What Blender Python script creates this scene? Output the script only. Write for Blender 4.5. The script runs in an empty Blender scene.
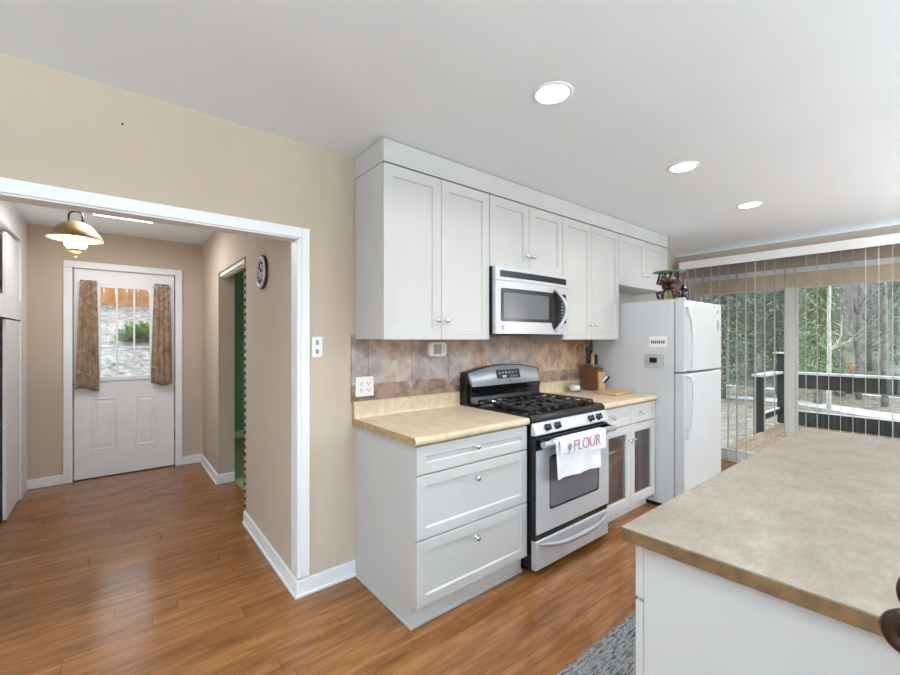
import bpy, bmesh, math, random
from mathutils import Vector, Matrix, noise
random.seed(7)
R = math.radians
SC = bpy.context.scene
COL = SC.collection

# ---------------------------------------------------------------- camera
FPX, PSI, CX, CY, CAMH, CAMD = 414.375, 38.824, 449.12, 339.337, 1.372, 2.231
cam_data = bpy.data.cameras.new('camera')
cam_data.sensor_fit = 'HORIZONTAL'; cam_data.sensor_width = 36.0
cam_data.lens = 36.0 * FPX / 900.0
cam_data.shift_x = (450.0 - CX) / 900.0
cam_data.shift_y = (CY - 337.5) / 900.0
cam_data.clip_start = 0.02; cam_data.clip_end = 400
cam = bpy.data.objects.new('camera', cam_data)
cam.location = (0, -CAMD, CAMH)
cam.rotation_euler = (R(90), 0, -R(PSI))
COL.objects.link(cam); SC.camera = cam

# ---------------------------------------------------------------- world, exposure
SC.view_settings.view_transform = 'Standard'
SC.view_settings.look = 'None'
SC.view_settings.gamma = 1.0
SC.view_settings.exposure = 0.27
SC.view_settings.use_curve_mapping = False
W = bpy.data.worlds.new('overcast_sky'); SC.world = W
W.use_nodes = True
bg = W.node_tree.nodes['Background']
bg.inputs[0].default_value = (0.86, 0.95, 1.0, 1)
bg.inputs[1].default_value = 2.0
CAN_W = 6.5          # each recessed ceiling light
PEND_W = 5.0         # hall lantern
ADDED_UPLIGHT_W = 160.0       # unseen uplighters, added to brighten the ceiling

def area(name, loc, rot, sx, sy, watts, color=(1, 1, 1), shape='RECTANGLE', portal=False, parent=None, spread=180):
    l = bpy.data.lights.new(name, 'AREA'); l.shape = shape; l.size = sx
    if shape in ('RECTANGLE', 'ELLIPSE'): l.size_y = sy
    l.energy = watts; l.color = color; l.spread = R(spread)
    o = bpy.data.objects.new(name, l); o.location = loc; o.rotation_euler = rot
    COL.objects.link(o)
    if portal: l.cycles.is_portal = True
    if parent:
        o.parent = parent; o.location = Vector(loc) - Vector(parent.location)
    return o
# daylight portals in the openings
area('daylight_portal', (2.35, 2.3, 1.3), (R(90), 0, R(90)), 3.2, 2.0, 1, portal=True)
area('daylight_portal', (1.0, -5.58, 1.475), (R(90), 0, 0), 7.2, 1.45, 1, portal=True)
area('daylight_portal', (-3.58, -2.75, 1.215), (R(90), 0, R(-90)), 3.4, 2.31, 1, portal=True)
area('daylight_portal', (5.5, -1.14, 1.02), (R(90), 0, R(90)), 1.9, 2.0, 1, portal=True)

# ---------------------------------------------------------------- helpers
def lin(c):
    return tuple(((v / 255) / 12.92 if v / 255 <= .04045 else ((v / 255 + .055) / 1.055) ** 2.4) for v in c)

class NT:
    def __init__(s, name):
        s.m = bpy.data.materials.new(name); s.m.use_nodes = True
        s.t = s.m.node_tree; s.b = s.t.nodes['Principled BSDF']
        s.out = s.t.nodes['Material Output']
    def n(s, typ, **kw):
        x = s.t.nodes.new(typ)
        for k, v in kw.items():
            if hasattr(x, k) and k not in x.inputs: setattr(x, k, v)
            else: x.inputs[k].default_value = v
        return x
    def l(s, a, b): s.t.links.new(a, b)
    def coord(s, scale=(1, 1, 1), kind='Object', loc=(0, 0, 0), rot=(0, 0, 0)):
        tc = s.n('ShaderNodeTexCoord'); mp = s.n('ShaderNodeMapping')
        mp.inputs['Scale'].default_value = scale; mp.inputs['Location'].default_value = loc; mp.inputs['Rotation'].default_value = rot
        s.l(tc.outputs[kind], mp.inputs['Vector']); return mp.outputs['Vector']
    def noise(s, vec, scale, detail=3, rough=.5):
        x = s.n('ShaderNodeTexNoise'); x.inputs['Scale'].default_value = scale
        x.inputs['Detail'].default_value = detail; x.inputs['Roughness'].default_value = rough
        s.l(vec, x.inputs['Vector']); return x.outputs['Fac']
    def ramp(s, fac, stops):
        x = s.n('ShaderNodeValToRGB'); e = x.color_ramp.elements
        e[0].position, e[0].color = stops[0][0], (*lin(stops[0][1]), 1)
        e[1].position, e[1].color = stops[-1][0], (*lin(stops[-1][1]), 1)
        for p, c in stops[1:-1]:
            k = e.new(p); k.color = (*lin(c), 1)
        s.l(fac, x.inputs['Fac']); return x.outputs['Color']
    def mix(s, fac, a, b, mode='MIX'):
        x = s.n('ShaderNodeMix', data_type='RGBA', blend_type=mode)
        for sock, v in ((x.inputs[0], fac), (x.inputs[6], a), (x.inputs[7], b)):
            if hasattr(v, 'is_linked') or hasattr(v, 'links'): s.l(v, sock)
            elif isinstance(v, (int, float)): sock.default_value = v
            else: sock.default_value = (*v, 1) if len(v) == 3 else v
        return x.outputs[2]
    def bump(s, h, strength=.1, dist=.01):
        x = s.n('ShaderNodeBump'); x.inputs['Strength'].default_value = strength; x.inputs['Distance'].default_value = dist
        s.l(h, x.inputs['Height']); s.l(x.outputs['Normal'], s.b.inputs['Normal'])
    def set(s, **kw):
        for k, v in kw.items():
            k = k.replace('_', ' ')
            s.b.inputs[k].default_value = v

def mat(name, c, rough=.5, metal=0, var=.04, scale=6, bump=0, bscale=200, spec=.5, coat=0, **kw):
    t = NT(name)
    v = t.coord()
    f = t.noise(v, scale)
    a = tuple(max(0, min(255, k * (1 - var))) for k in c); b = tuple(max(0, min(255, k * (1 + var))) for k in c)
    t.l(t.ramp(f, [(.3, a), (.7, b)]), t.b.inputs['Base Color'])
    t.set(Roughness=rough, Metallic=metal)
    t.b.inputs['Specular IOR Level'].default_value = spec
    if coat: t.b.inputs['Coat Weight'].default_value = coat; t.b.inputs['Coat Roughness'].default_value = .06
    if bump: t.bump(t.noise(v, bscale, 2), bump, .002)
    for k, val in kw.items(): t.b.inputs[k.replace('_', ' ')].default_value = val
    return t.m

def emis(name, c, s):
    t = NT(name); t.set(Roughness=.4)
    t.b.inputs['Base Color'].default_value = (*lin(c), 1)
    t.b.inputs['Emission Color'].default_value = (*lin(c), 1); t.b.inputs['Emission Strength'].default_value = s
    return t.m

M = {}
M['wall'] = mat('beige_wall_paint', (191, 175, 157), .75, var=.012, scale=2, bump=.08, bscale=120, spec=.3)
M['ceiling'] = mat('white_ceiling_paint', (229, 235, 241), .85, var=.006, scale=2, bump=.06, bscale=90, spec=.2)
M['trim'] = mat('white_trim_paint', (232, 233, 235), .4, var=.01)
M['cab'] = mat('white_cabinet_paint', (191, 188, 185), .38, var=.01, scale=3)
M['cabin'] = mat('cabinet_interior', (190, 170, 150), .6, var=.03)
M['fridge'] = mat('white_appliance_enamel', (198, 199, 201), .3, var=.006, bump=.06, bscale=350)
M['seam'] = mat('grey_gasket', (150, 151, 153), .5)
M['chrome'] = mat('polished_chrome', (225, 225, 228), .12, 1, var=.0)
M['steel'] = None
M['black'] = mat('black_enamel', (14, 14, 15), .16, var=.05)
M['blackmat'] = mat('black_plastic', (20, 20, 22), .5, var=.05, spec=.3)
M['iron'] = mat('cast_iron', (20, 20, 21), .5, var=.1, bump=.2, bscale=300)
M['plastic'] = mat('white_plastic', (232, 231, 228), .35, var=.01)
M['greyplastic'] = mat('grey_plastic', (150, 152, 156), .35, var=.03)
M['dark'] = mat('painted_closet_shade', (16, 16, 17), .8)
M['endband'] = mat('tan_laminate_edge', (170, 140, 100), .4, var=.12, scale=25)
M['edgeband'] = mat('brown_laminate_edge', (106, 80, 52), .4, var=.2, scale=25)
M['wood'] = mat('maple_wood', (196, 158, 112), .45, var=.08, scale=14)
M['walnut'] = mat('brown_block_wood', (110, 68, 42), .45, var=.1, scale=14)
M['darkwood'] = mat('dark_turned_wood', (44, 26, 20), .22, var=.15, scale=20)
M['brass'] = mat('antique_brass', (150, 126, 84), .55, .3, var=.1)
M['bronze'] = mat('dark_bronze', (74, 58, 44), .4, .8, var=.1)
M['green'] = mat('green_wall_paint', (122, 172, 142), .75, var=.02)
M['carpet'] = mat('green_carpet', (120, 140, 90), .95, var=.2, scale=60, bump=.4, bscale=300)
M['deckdark'] = mat('dark_stained_lumber', (38, 46, 46), .6, var=.12, scale=5)
M['deck'] = mat('weathered_decking', (150, 128, 104), .8, var=.12, scale=5)
M['caprail'] = mat('pale_cap_rail', (196, 200, 202), .7, var=.08)
M['snow'] = mat('old_snow', (232, 236, 242), .8, var=.03)
M['tan'] = mat('tan_door_wood', (216, 196, 166), .5, var=.03, scale=10)
M['fencewood'] = mat('orange_cedar', (182, 130, 84), .7, var=.14, scale=4)
M['frame'] = mat('white_vinyl', (236, 234, 230), .35, var=.01)
M['glassgreen'] = mat('green_glazed_ceramic', (92, 128, 104), .15, var=.12, scale=30)
M['figbrown'] = mat('dark_brown_glaze', (70, 40, 32), .25, var=.25, scale=40)
M['figgold'] = mat('yellow_green_glaze', (150, 144, 108), .3, var=.25, scale=40)
M['bottle'] = mat('black_bottle_glass', (18, 18, 24), .1)
M['bead'] = mat('dark_wooden_beads', (66, 42, 28), .4, var=.1)
M['cord'] = mat('tan_cord', (196, 168, 132), .7, var=.1)
M['label'] = mat('grey_printed_label', (196, 197, 198), .5)
M['redbox'] = mat('reddish_floor_reflection', (212, 140, 122), .6, var=.15, scale=20)
M['dialgrey'] = mat('pewter_dial', (158, 156, 150), .5, .2, var=.12, scale=40)
M['satin'] = mat('satin_grey_metal', (162, 163, 164), .42, .4, var=.03)
M['magcard'] = mat('grey_magnet_card', (172, 173, 175), .5)
M['ink'] = mat('dark_ink', (52, 52, 56), .6)
M['blade'] = mat('bright_blade', (205, 205, 210), .2, 1)

def steel():
    t = NT('brushed_stainless'); v = t.coord(scale=(2, 2, 160))
    f = t.noise(v, 6, 4)
    t.l(t.ramp(f, [(.3, (182, 183, 188)), (.7, (200, 201, 206))]), t.b.inputs['Base Color'])
    t.set(Metallic=.3, Roughness=.36); t.bump(f, .03, .001); return t.m
M['steel'] = steel()

def glass(name, tint=(1, 1, 1), alpha_mix=.12, rough=0.0):
    t = NT(name)
    tr = t.n('ShaderNodeBsdfTransparent'); tr.inputs[0].default_value = (*tint, 1)
    gl = t.n('ShaderNodeBsdfGlossy'); gl.inputs['Roughness'].default_value = rough
    lw = t.n('ShaderNodeLayerWeight'); lw.inputs[0].default_value = .12
    mx = t.n('ShaderNodeMath', operation='MULTIPLY_ADD'); mx.inputs[1].default_value = .8; mx.inputs[2].default_value = alpha_mix * .3
    t.l(lw.outputs['Fresnel'], mx.inputs[0])
    ms = t.n('ShaderNodeMixShader'); t.l(mx.outputs[0], ms.inputs[0]); t.l(tr.outputs[0], ms.inputs[1]); t.l(gl.outputs[0], ms.inputs[2])
    t.l(ms.outputs[0], t.out.inputs['Surface']); return t.m
M['glass'] = glass('clear_window_glass')
M['cabglass'] = glass('smoky_cabinet_glass', (.96, .96, .96), .08, .08)
M['jarglass'] = glass('jar_glass', (.97, .97, .97), .1)

def floor_mat():
    t = NT('oak_laminate_planks')
    v = t.coord()
    sx = t.n('ShaderNodeSeparateXYZ'); t.l(v, sx.inputs[0])
    def mth(op, a, b=0.0, c=0.0):
        x = t.n('ShaderNodeMath', operation=op)
        for i, q in enumerate((a, b, c)):
            if isinstance(q, (int, float)): x.inputs[i].default_value = q
            else: t.l(q, x.inputs[i])
        return x.outputs[0]
    ry = mth('MULTIPLY', sx.outputs[1], 1 / .094); row = mth('FLOOR', ry); fy = mth('FRACT', ry)
    wn = t.n('ShaderNodeTexWhiteNoise', noise_dimensions='1D'); t.l(row, wn.inputs['W'])
    rx = mth('MULTIPLY_ADD', sx.outputs[0], 1 / 1.2, wn.outputs['Value']); px_ = mth('FLOOR', rx); fx = mth('FRACT', rx)
    wn2 = t.n('ShaderNodeTexWhiteNoise', noise_dimensions='2D'); cb = t.n('ShaderNodeCombineXYZ'); t.l(row, cb.inputs[0]); t.l(px_, cb.inputs[1]); t.l(cb.outputs[0], wn2.inputs['Vector'])
    plank = wn2.outputs['Value']
    seam = mth('MAXIMUM', mth('LESS_THAN', fx, .0022), mth('MULTIPLY', mth('LESS_THAN', fy, .018), .55))
    v2 = t.coord((1.6, 13, 1))
    # shift the grain from plank to plank
    add = t.n('ShaderNodeVectorMath', operation='ADD'); cmb = t.n('ShaderNodeCombineXYZ')
    ml = t.n('ShaderNodeMath', operation='MULTIPLY'); ml.inputs[1].default_value = 17
    t.l(plank, ml.inputs[0]); t.l(ml.outputs[0], cmb.inputs[0]); t.l(ml.outputs[0], cmb.inputs[2])
    t.l(v2, add.inputs[0]); t.l(cmb.outputs[0], add.inputs[1])
    g1 = t.noise(add.outputs[0], 2.2, 6, .62)
    v3 = t.coord((3, 60, 1)); g2 = t.noise(v3, 3, 4, .6)
    base = t.ramp(g1, [(.25, (114, 70, 36)), (.45, (146, 95, 52)), (.58, (162, 109, 63)), (.8, (184, 133, 86))])
    fine = t.ramp(g2, [(.35, (198, 190, 180)), (.65, (255, 252, 248))])
    c = t.mix(.55, base, fine, 'MULTIPLY')
    pl = t.ramp(plank, [(0, (225, 222, 218)), (1, (255, 255, 255))])
    c = t.mix(1, c, pl, 'MULTIPLY')
    c = t.mix(seam, c, lin((84, 50, 28)))
    t.l(c, t.b.inputs['Base Color'])
    t.set(Roughness=.2); t.b.inputs['Specular IOR Level'].default_value = .5
    t.bump(g2, .05, .002)
    return t.m
M['floor'] = floor_mat()

def laminate(name, tones):
    t = NT(name); v = t.coord((1, 1, 1))
    d = t.noise(v, 7, 6, .7); w = t.coord((14, 40, 9), rot=(0, 0, .3)); e = t.noise(w, 2, 6, .7)
    a = t.ramp(d, [(.3, tones[0]), (.5, tones[1]), (.7, tones[2])])
    b = t.ramp(e, [(.35, (222, 216, 208)), (.65, (255, 255, 255))])
    t.l(t.mix(.8, a, b, 'MULTIPLY'), t.b.inputs['Base Color'])
    t.set(Roughness=.36); t.b.inputs['Specular IOR Level'].default_value = .5
    return t.m
M['counter'] = laminate('tan_stone_laminate', [(200, 178, 146), (214, 193, 162), (224, 206, 180)])
M['island'] = laminate('taupe_stone_laminate', [(126, 112, 99), (143, 129, 115), (158, 146, 133)])

def tile_mat():
    t = NT('slate_look_tile'); v = t.coord()
    sx = t.n('ShaderNodeSeparateXYZ'); t.l(v, sx.inputs[0])
    # tile index along x -> tone shift
    m1 = t.n('ShaderNodeMath', operation='MULTIPLY_ADD'); m1.inputs[1].default_value = 1 / .308; m1.inputs[2].default_value = -1.169 / .308
    t.l(sx.outputs[0], m1.inputs[0])
    fl = t.n('ShaderNodeMath', operation='FLOOR'); t.l(m1.outputs[0], fl.inputs[0])
    wn = t.n('ShaderNodeTexWhiteNoise', noise_dimensions='1D'); t.l(fl.outputs[0], wn.inputs['W'])
    a = t.noise(v, 5.5, 6, .65); b = t.noise(t.coord((1, 1, 1), loc=(3, 1, 7)), 12, 5, .7)
    ad = t.n('ShaderNodeMath', operation='MULTIPLY_ADD'); ad.inputs[1].default_value = .16; t.l(wn.outputs['Value'], ad.inputs[0]); t.l(a, ad.inputs[2])
    c = t.ramp(ad.outputs[0], [(.38, (146, 128, 122)), (.5, (172, 160, 158)), (.62, (196, 180, 170)), (.72, (182, 150, 128)), (.84, (138, 106, 88))])
    d = t.ramp(b, [(.3, (190, 178, 176)), (.6, (255, 252, 250))])
    c = t.mix(.8, c, d, 'MULTIPLY')
    far = t.n('ShaderNodeMapRange'); t.l(sx.outputs[0], far.inputs['Value']); far.inputs['From Min'].default_value = 2.3; far.inputs['From Max'].default_value = 3.3
    rust = t.ramp(t.noise(t.coord((1, 1, 1), loc=(9, 4, 2)), 7, 6, .7), [(.34, (110, 78, 62)), (.46, (158, 116, 86)), (.56, (196, 166, 132)), (.68, (168, 148, 136))])
    c = t.mix(far.outputs['Result'], c, rust)
    fr = t.n('ShaderNodeMath', operation='FRACT'); t.l(m1.outputs[0], fr.inputs[0])
    lt = t.n('ShaderNodeMath', operation='LESS_THAN'); lt.inputs[1].default_value = .014; t.l(fr.outputs[0], lt.inputs[0])
    c = t.mix(lt.outputs[0], c, lin((120, 104, 92)))
    t.l(c, t.b.inputs['Base Color']); t.set(Roughness=.5); t.bump(b, .25, .004)
    return t.m
M['tile'] = tile_mat()
def border_mat():
    t = NT('rust_slate_border'); v = t.coord()
    a = t.noise(v, 11, 6, .65)
    t.l(t.ramp(a, [(.34, (92, 72, 62)), (.46, (138, 106, 90)), (.56, (162, 134, 118)), (.68, (124, 112, 106))]), t.b.inputs['Base Color'])
    t.set(Roughness=.5); t.bump(a, .2, .004); return t.m
M['border'] = border_mat()

def floral():
    t = NT('floral_curtain_cloth'); v = t.coord()
    vo = t.n('ShaderNodeTexVoronoi'); vo.inputs['Scale'].default_value = 24; t.l(v, vo.inputs['Vector'])
    hs = t.n('ShaderNodeSeparateColor'); t.l(vo.outputs['Color'], hs.inputs[0])
    c = t.ramp(hs.outputs[0], [(0, (206, 150, 142)), (.18, (230, 208, 178)), (.4, (190, 190, 148)), (.55, (240, 228, 204)), (.8, (206, 168, 178)), (1, (236, 210, 164))])
    n = t.noise(v, 40, 4); d = t.ramp(n, [(.35, (214, 208, 202)), (.65, (255, 252, 248))])
    t.l(t.mix(.9, c, d, 'MULTIPLY'), t.b.inputs['Base Color']); t.set(Roughness=.9)
    tl = t.n('ShaderNodeBsdfTranslucent'); t.l(c, tl.inputs[0]); m1 = t.n('ShaderNodeMixShader'); m1.inputs[0].default_value = .12
    t.l(t.b.outputs[0], m1.inputs[1]); t.l(tl.outputs[0], m1.inputs[2]); t.l(m1.outputs[0], t.out.inputs['Surface']); return t.m
M['floral'] = floral()

def rug_mat():
    t = NT('grey_woven_rug'); v = t.coord((5, 34, 1)); a = t.noise(v, 3, 5, .75)
    b = t.noise(t.coord((60, 60, 1)), 4, 3)
    c = t.ramp(a, [(.32, (40, 40, 46)), (.44, (96, 95, 98)), (.54, (176, 174, 172)), (.64, (58, 57, 64)), (.76, (140, 138, 138))])
    t.l(t.mix(.5, c, t.ramp(b, [(.3, (140, 140, 145)), (.7, (255, 255, 255))]), 'MULTIPLY'), t.b.inputs['Base Color'])
    t.set(Roughness=.95); t.bump(b, .6, .006); return t.m
M['rug'] = rug_mat()

def blind_mat():
    t = NT('white_vinyl_slat')
    t.b.inputs['Base Color'].default_value = (*lin((246, 247, 246)), 1); t.set(Roughness=.22)
    tr = t.n('ShaderNodeBsdfTransparent'); tl = t.n('ShaderNodeBsdfTranslucent'); tl.inputs[0].default_value = (.95, .96, .95, 1)
    m1 = t.n('ShaderNodeMixShader'); m1.inputs[0].default_value = .4
    t.l(t.b.outputs[0], m1.inputs[1]); t.l(tl.outputs[0], m1.inputs[2])
    t.l(m1.outputs[0], t.out.inputs['Surface']); return t.m
M['slat'] = blind_mat()

def ground_mat(name, stops, scale, det=6, kind='Object'):
    t = NT(name); v = t.coord(kind=kind); a = t.noise(v, scale, det, .7)
    t.l(t.ramp(a, stops), t.b.inputs['Base Color']); t.set(Roughness=.95); return t.m
M['yard'] = ground_mat('leaf_litter_with_snow', [(.34, (92, 86, 74)), (.46, (136, 128, 112)), (.58, (164, 156, 142)), (.66, (186, 182, 174)), (.74, (224, 226, 230))], 4, 10)
M['hill'] = ground_mat('wooded_slope', [(.3, (66, 80, 62)), (.46, (104, 112, 96)), (.58, (134, 132, 126)), (.72, (172, 174, 180))], .8, 10)
M['rock'] = ground_mat('stony_slope', [(.34, (96, 90, 86)), (.46, (146, 140, 134)), (.56, (178, 174, 174)), (.7, (206, 206, 212))], 9, 9)
M['ever'] = mat('evergreen_needles', (122, 140, 116), .8, var=.3, scale=3)
M['ever2'] = mat('yellow_green_needles', (140, 164, 118), .8, var=.25, scale=3)
M['bark'] = mat('grey_bark', (136, 130, 128), .9, var=.2, scale=8)
M['birch'] = mat('pale_bark', (206, 204, 200), .8, var=.15, scale=8)
M['drygrass'] = mat('dry_tan_twigs', (216, 184, 156), .9, var=.2, scale=8)
M['leaf'] = mat('green_leaves', (116, 146, 84), .7, var=.3, scale=9)

# ---- mesh builders
def box(bm, x0, x1, y0, y1, z0, z1, bev=0, seg=2):
    t = bmesh.new(); bmesh.ops.create_cube(t, size=1)
    for v in t.verts:
        v.co = Vector(((x0 + x1) / 2 + v.co.x * (x1 - x0), (y0 + y1) / 2 + v.co.y * (y1 - y0), (z0 + z1) / 2 + v.co.z * (z1 - z0)))
    if bev: bmesh.ops.bevel(t, geom=t.edges[:], offset=bev, segments=seg, profile=.5, affect='EDGES')
    merge(bm, t); return bm
def merge(bm, t, mtx=None):
    if mtx is not None: bmesh.ops.transform(t, matrix=mtx, verts=t.verts[:])
    bmesh.ops.recalc_face_normals(t, faces=t.faces[:])
    vm = {}
    for v in t.verts: vm[v] = bm.verts.new(v.co)
    for f in t.faces:
        try: nf = bm.faces.new([vm[v] for v in f.verts]); nf.smooth = f.smooth; nf.material_index = f.material_index
        except ValueError: pass
    t.free()
def B(*a, **k): return box(bmesh.new(), *a, **k)
def frame_of(d):
    d = Vector(d).normalized(); u = Vector((0, 0, 1)) if abs(d.z) < .9 else Vector((1, 0, 0))
    a = d.cross(u).normalized(); return a, d.cross(a).normalized()
def tube(bm, pts, r, n=10, cap=True, closed=False):
    pts = [Vector(p) for p in pts]; t = bmesh.new(); rings = []
    rr = r if isinstance(r, (list, tuple)) else [r] * len(pts)
    d0 = (pts[1] - pts[0]).normalized(); a, _ = frame_of(d0)
    for i, p in enumerate(pts):
        if closed: d = (pts[(i + 1) % len(pts)] - pts[i - 1])
        else: d = pts[min(i + 1, len(pts) - 1)] - pts[max(i - 1, 0)]
        d.normalize(); a = (a - d * a.dot(d)).normalized(); b = d.cross(a)
        rings.append([t.verts.new(p + (a * math.cos(2 * math.pi * k / n) + b * math.sin(2 * math.pi * k / n)) * rr[i]) for k in range(n)])
    m = len(rings)
    for i in range(m if closed else m - 1):
        A, Bq = rings[i], rings[(i + 1) % m]
        for k in range(n):
            f = t.faces.new((A[k], A[(k + 1) % n], Bq[(k + 1) % n], Bq[k])); f.smooth = True
    if cap and not closed:
        t.faces.new(rings[0][::-1]); t.faces.new(rings[-1])
    merge(bm, t); return bm
def lathe(bm, prof, c=(0, 0, 0), axis='z', n=24, closed=False):
    """prof: (radius, height) pairs, turned about an axis through c."""
    t = bmesh.new(); rings = []
    for r, h in prof:
        ring = []
        for k in range(n):
            a = 2 * math.pi * k / n; p = (r * math.cos(a), r * math.sin(a), h)
            if axis == 'y': p = (p[0], -p[2], p[1])     # points towards -y
            if axis == 'x': p = (p[2], p[0], p[1])
            if axis == '-x': p = (-p[2], p[0], p[1])
            ring.append(t.verts.new(Vector(c) + Vector(p)))
        rings.append(ring)
    for A, Bq in zip(rings, rings[1:]):
        for k in range(n):
            f = t.faces.new((A[k], A[(k + 1) % n], Bq[(k + 1) % n], Bq[k])); f.smooth = True
    if prof[0][0] > 1e-4: t.faces.new(rings[0][::-1])
    if prof[-1][0] > 1e-4: t.faces.new(rings[-1])
    bmesh.ops.remove_doubles(t, verts=t.verts[:], dist=1e-6)
    merge(bm, t); return bm
def prism(bm, poly, a0, a1, axis='x', bev=0, smooth=False):
    """poly of 2D points swept along an axis: x -> (y,z), y -> (x,z), z -> (x,y)."""
    t = bmesh.new()
    def P(p, a): return {'x': (a, p[0], p[1]), 'y': (p[0], a, p[1]), 'z': (p[0], p[1], a)}[axis]
    A = [t.verts.new(P(p, a0)) for p in poly]; Bq = [t.verts.new(P(p, a1)) for p in poly]
    n = len(poly)
    t.faces.new(A[::-1]); t.faces.new(Bq)
    for k in range(n):
        f = t.faces.new((A[k], A[(k + 1) % n], Bq[(k + 1) % n], Bq[k])); f.smooth = smooth
    bmesh.ops.recalc_face_normals(t, faces=t.faces[:])
    if bev: bmesh.ops.bevel(t, geom=t.edges[:], offset=bev, segments=2, profile=.5, affect='EDGES')
    merge(bm, t); return bm
def ball(bm, c, r, sz=(1, 1, 1), u=14, v=10):
    t = bmesh.new(); bmesh.ops.create_uvsphere(t, u_segments=u, v_segments=v, radius=r)
    for x in t.verts: x.co = Vector(c) + Vector((x.co.x * sz[0], x.co.y * sz[1], x.co.z * sz[2]))
    for f in t.faces: f.smooth = True
    merge(bm, t); return bm
def rrect(x0, x1, z0, z1, r, n=6):
    pts = []
    for cx, cz, a0 in ((x1 - r, z1 - r, 0), (x0 + r, z1 - r, 90), (x0 + r, z0 + r, 180), (x1 - r, z0 + r, 270)):
        for k in range(n + 1):
            a = R(a0 + 90 * k / n); pts.append((cx + r * math.cos(a), cz + r * math.sin(a)))
    return pts
def arc(n, a0, a1, f): return [f(R(a0 + (a1 - a0) * k / n)) for k in range(n + 1)]

ORG = {}
def wloc(p): return ORG.get(p.name, Vector((0, 0, 0))) if p else Vector((0, 0, 0))
def obj(name, bm, m, parent=None, loc=None):
    """Link one mesh; geometry is given in room coordinates."""
    o_loc = wloc(parent) if parent else Vector(loc or (0, 0, 0))
    me = bpy.data.meshes.new(name)
    if o_loc.length: bmesh.ops.translate(bm, verts=bm.verts[:], vec=-o_loc)
    bm.normal_update(); bm.to_mesh(me); bm.free()
    for x in (m if isinstance(m, (list, tuple)) else [m]): me.materials.append(M[x] if isinstance(x, str) else x)
    o = bpy.data.objects.new(name, me); COL.objects.link(o)
    ORG[o.name] = o_loc
    if parent: o.parent = parent
    else: o.location = o_loc
    return o
def tag(o, label, cat, group=None, kind=None):
    if label: o['label'] = label
    if cat: o['category'] = cat
    if group: o['group'] = group
    if kind: o['kind'] = kind
    return o
def thing(name, label, cat, loc, group=None):
    o = bpy.data.objects.new(name, None); COL.objects.link(o); o.location = loc; o.empty_display_size = .1
    ORG[o.name] = Vector(loc); return tag(o, label, cat, group)
def struct(name, bm, m, parent=None, loc=None):
    o = obj(name, bm, m, parent, loc)
    if not parent: o['kind'] = 'structure'
    return o
def copy_tree(o, loc=None, label=None, parent=None):
    c = o.copy(); COL.objects.link(c)
    if parent: c.parent = parent
    if loc is not None: c.location = loc; ORG[c.name] = Vector(loc)
    if label: c['label'] = label
    for ch in o.children: copy_tree(ch, parent=c)
    return c
def text_bm(body, size, mtx, depth=.0006, ext=.0):
    cu = bpy.data.curves.new('lettering', 'FONT'); cu.body = body; cu.size = size; cu.align_x = 'CENTER'; cu.align_y = 'CENTER'
    cu.extrude = depth; cu.offset = ext
    o = bpy.data.objects.new('lettering', cu); COL.objects.link(o)
    dg = bpy.context.evaluated_depsgraph_get(); me = bpy.data.meshes.new_from_object(o.evaluated_get(dg))
    bm = bmesh.new(); bm.from_mesh(me); bmesh.ops.transform(bm, matrix=mtx, verts=bm.verts[:])
    bpy.data.objects.remove(o); bpy.data.curves.remove(cu); bpy.data.meshes.remove(me)
    return bm
FACE_S = Matrix(((1, 0, 0, 0), (0, 0, -1, 0), (0, 1, 0, 0), (0, 0, 0, 1)))       # lettering plane facing -y
FACE_W = Matrix(((0, 0, -1, 0), (-1, 0, 0, 0), (0, 1, 0, 0), (0, 0, 0, 1)))      # facing -x

def shaker(x0, x1, z0, z1, yf, th=.02, rail=.058, dep=.009, hole=False, face=-1):
    """Five-piece door in the xz plane with its face at yf looking towards -y (face=-1) or +y."""
    t = bmesh.new()
    o = [(x0, z0), (x1, z0), (x1, z1), (x0, z1)]
    def ring(ins, y): 
        return [t.verts.new((x0 + ins, y, z0 + ins)), t.verts.new((x1 - ins, y, z0 + ins)), t.verts.new((x1 - ins, y, z1 - ins)), t.verts.new((x0 + ins, y, z1 - ins))]
    s = -face
    e = .0018
    rs = [ring(0, yf + s * th), ring(0, yf + s * e), ring(e, yf), ring(rail, yf), ring(rail + .006, yf + s * dep)]
    if hole: rs.append(ring(rail + .006, yf + s * th))
    for A, Bq in zip(rs, rs[1:]):
        for k in range(4): t.faces.new((A[k], A[(k + 1) % 4], Bq[(k + 1) % 4], Bq[k]))
    if hole:
        A, Bq = rs[0], rs[-1]
        for k in range(4): t.faces.new((A[k], A[(k + 1) % 4], Bq[(k + 1) % 4], Bq[k]))
    else:
        t.faces.new(rs[-1]); t.faces.new(rs[0])
    bmesh.ops.recalc_face_normals(t, faces=t.faces[:])
    bm = bmesh.new(); merge(bm, t); return bm
def knob_bm(x, yf, z, s=1):
    return lathe(bmesh.new(), [(.0, -.001), (.009 * s, 0), (.009 * s, .002), (.005 * s, .004), (.005 * s, .012), (.011 * s, .016), (.0145 * s, .021), (.013 * s, .027), (.007 * s, .030), (0, .031)], (x, yf, z), 'y', 16)

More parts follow.
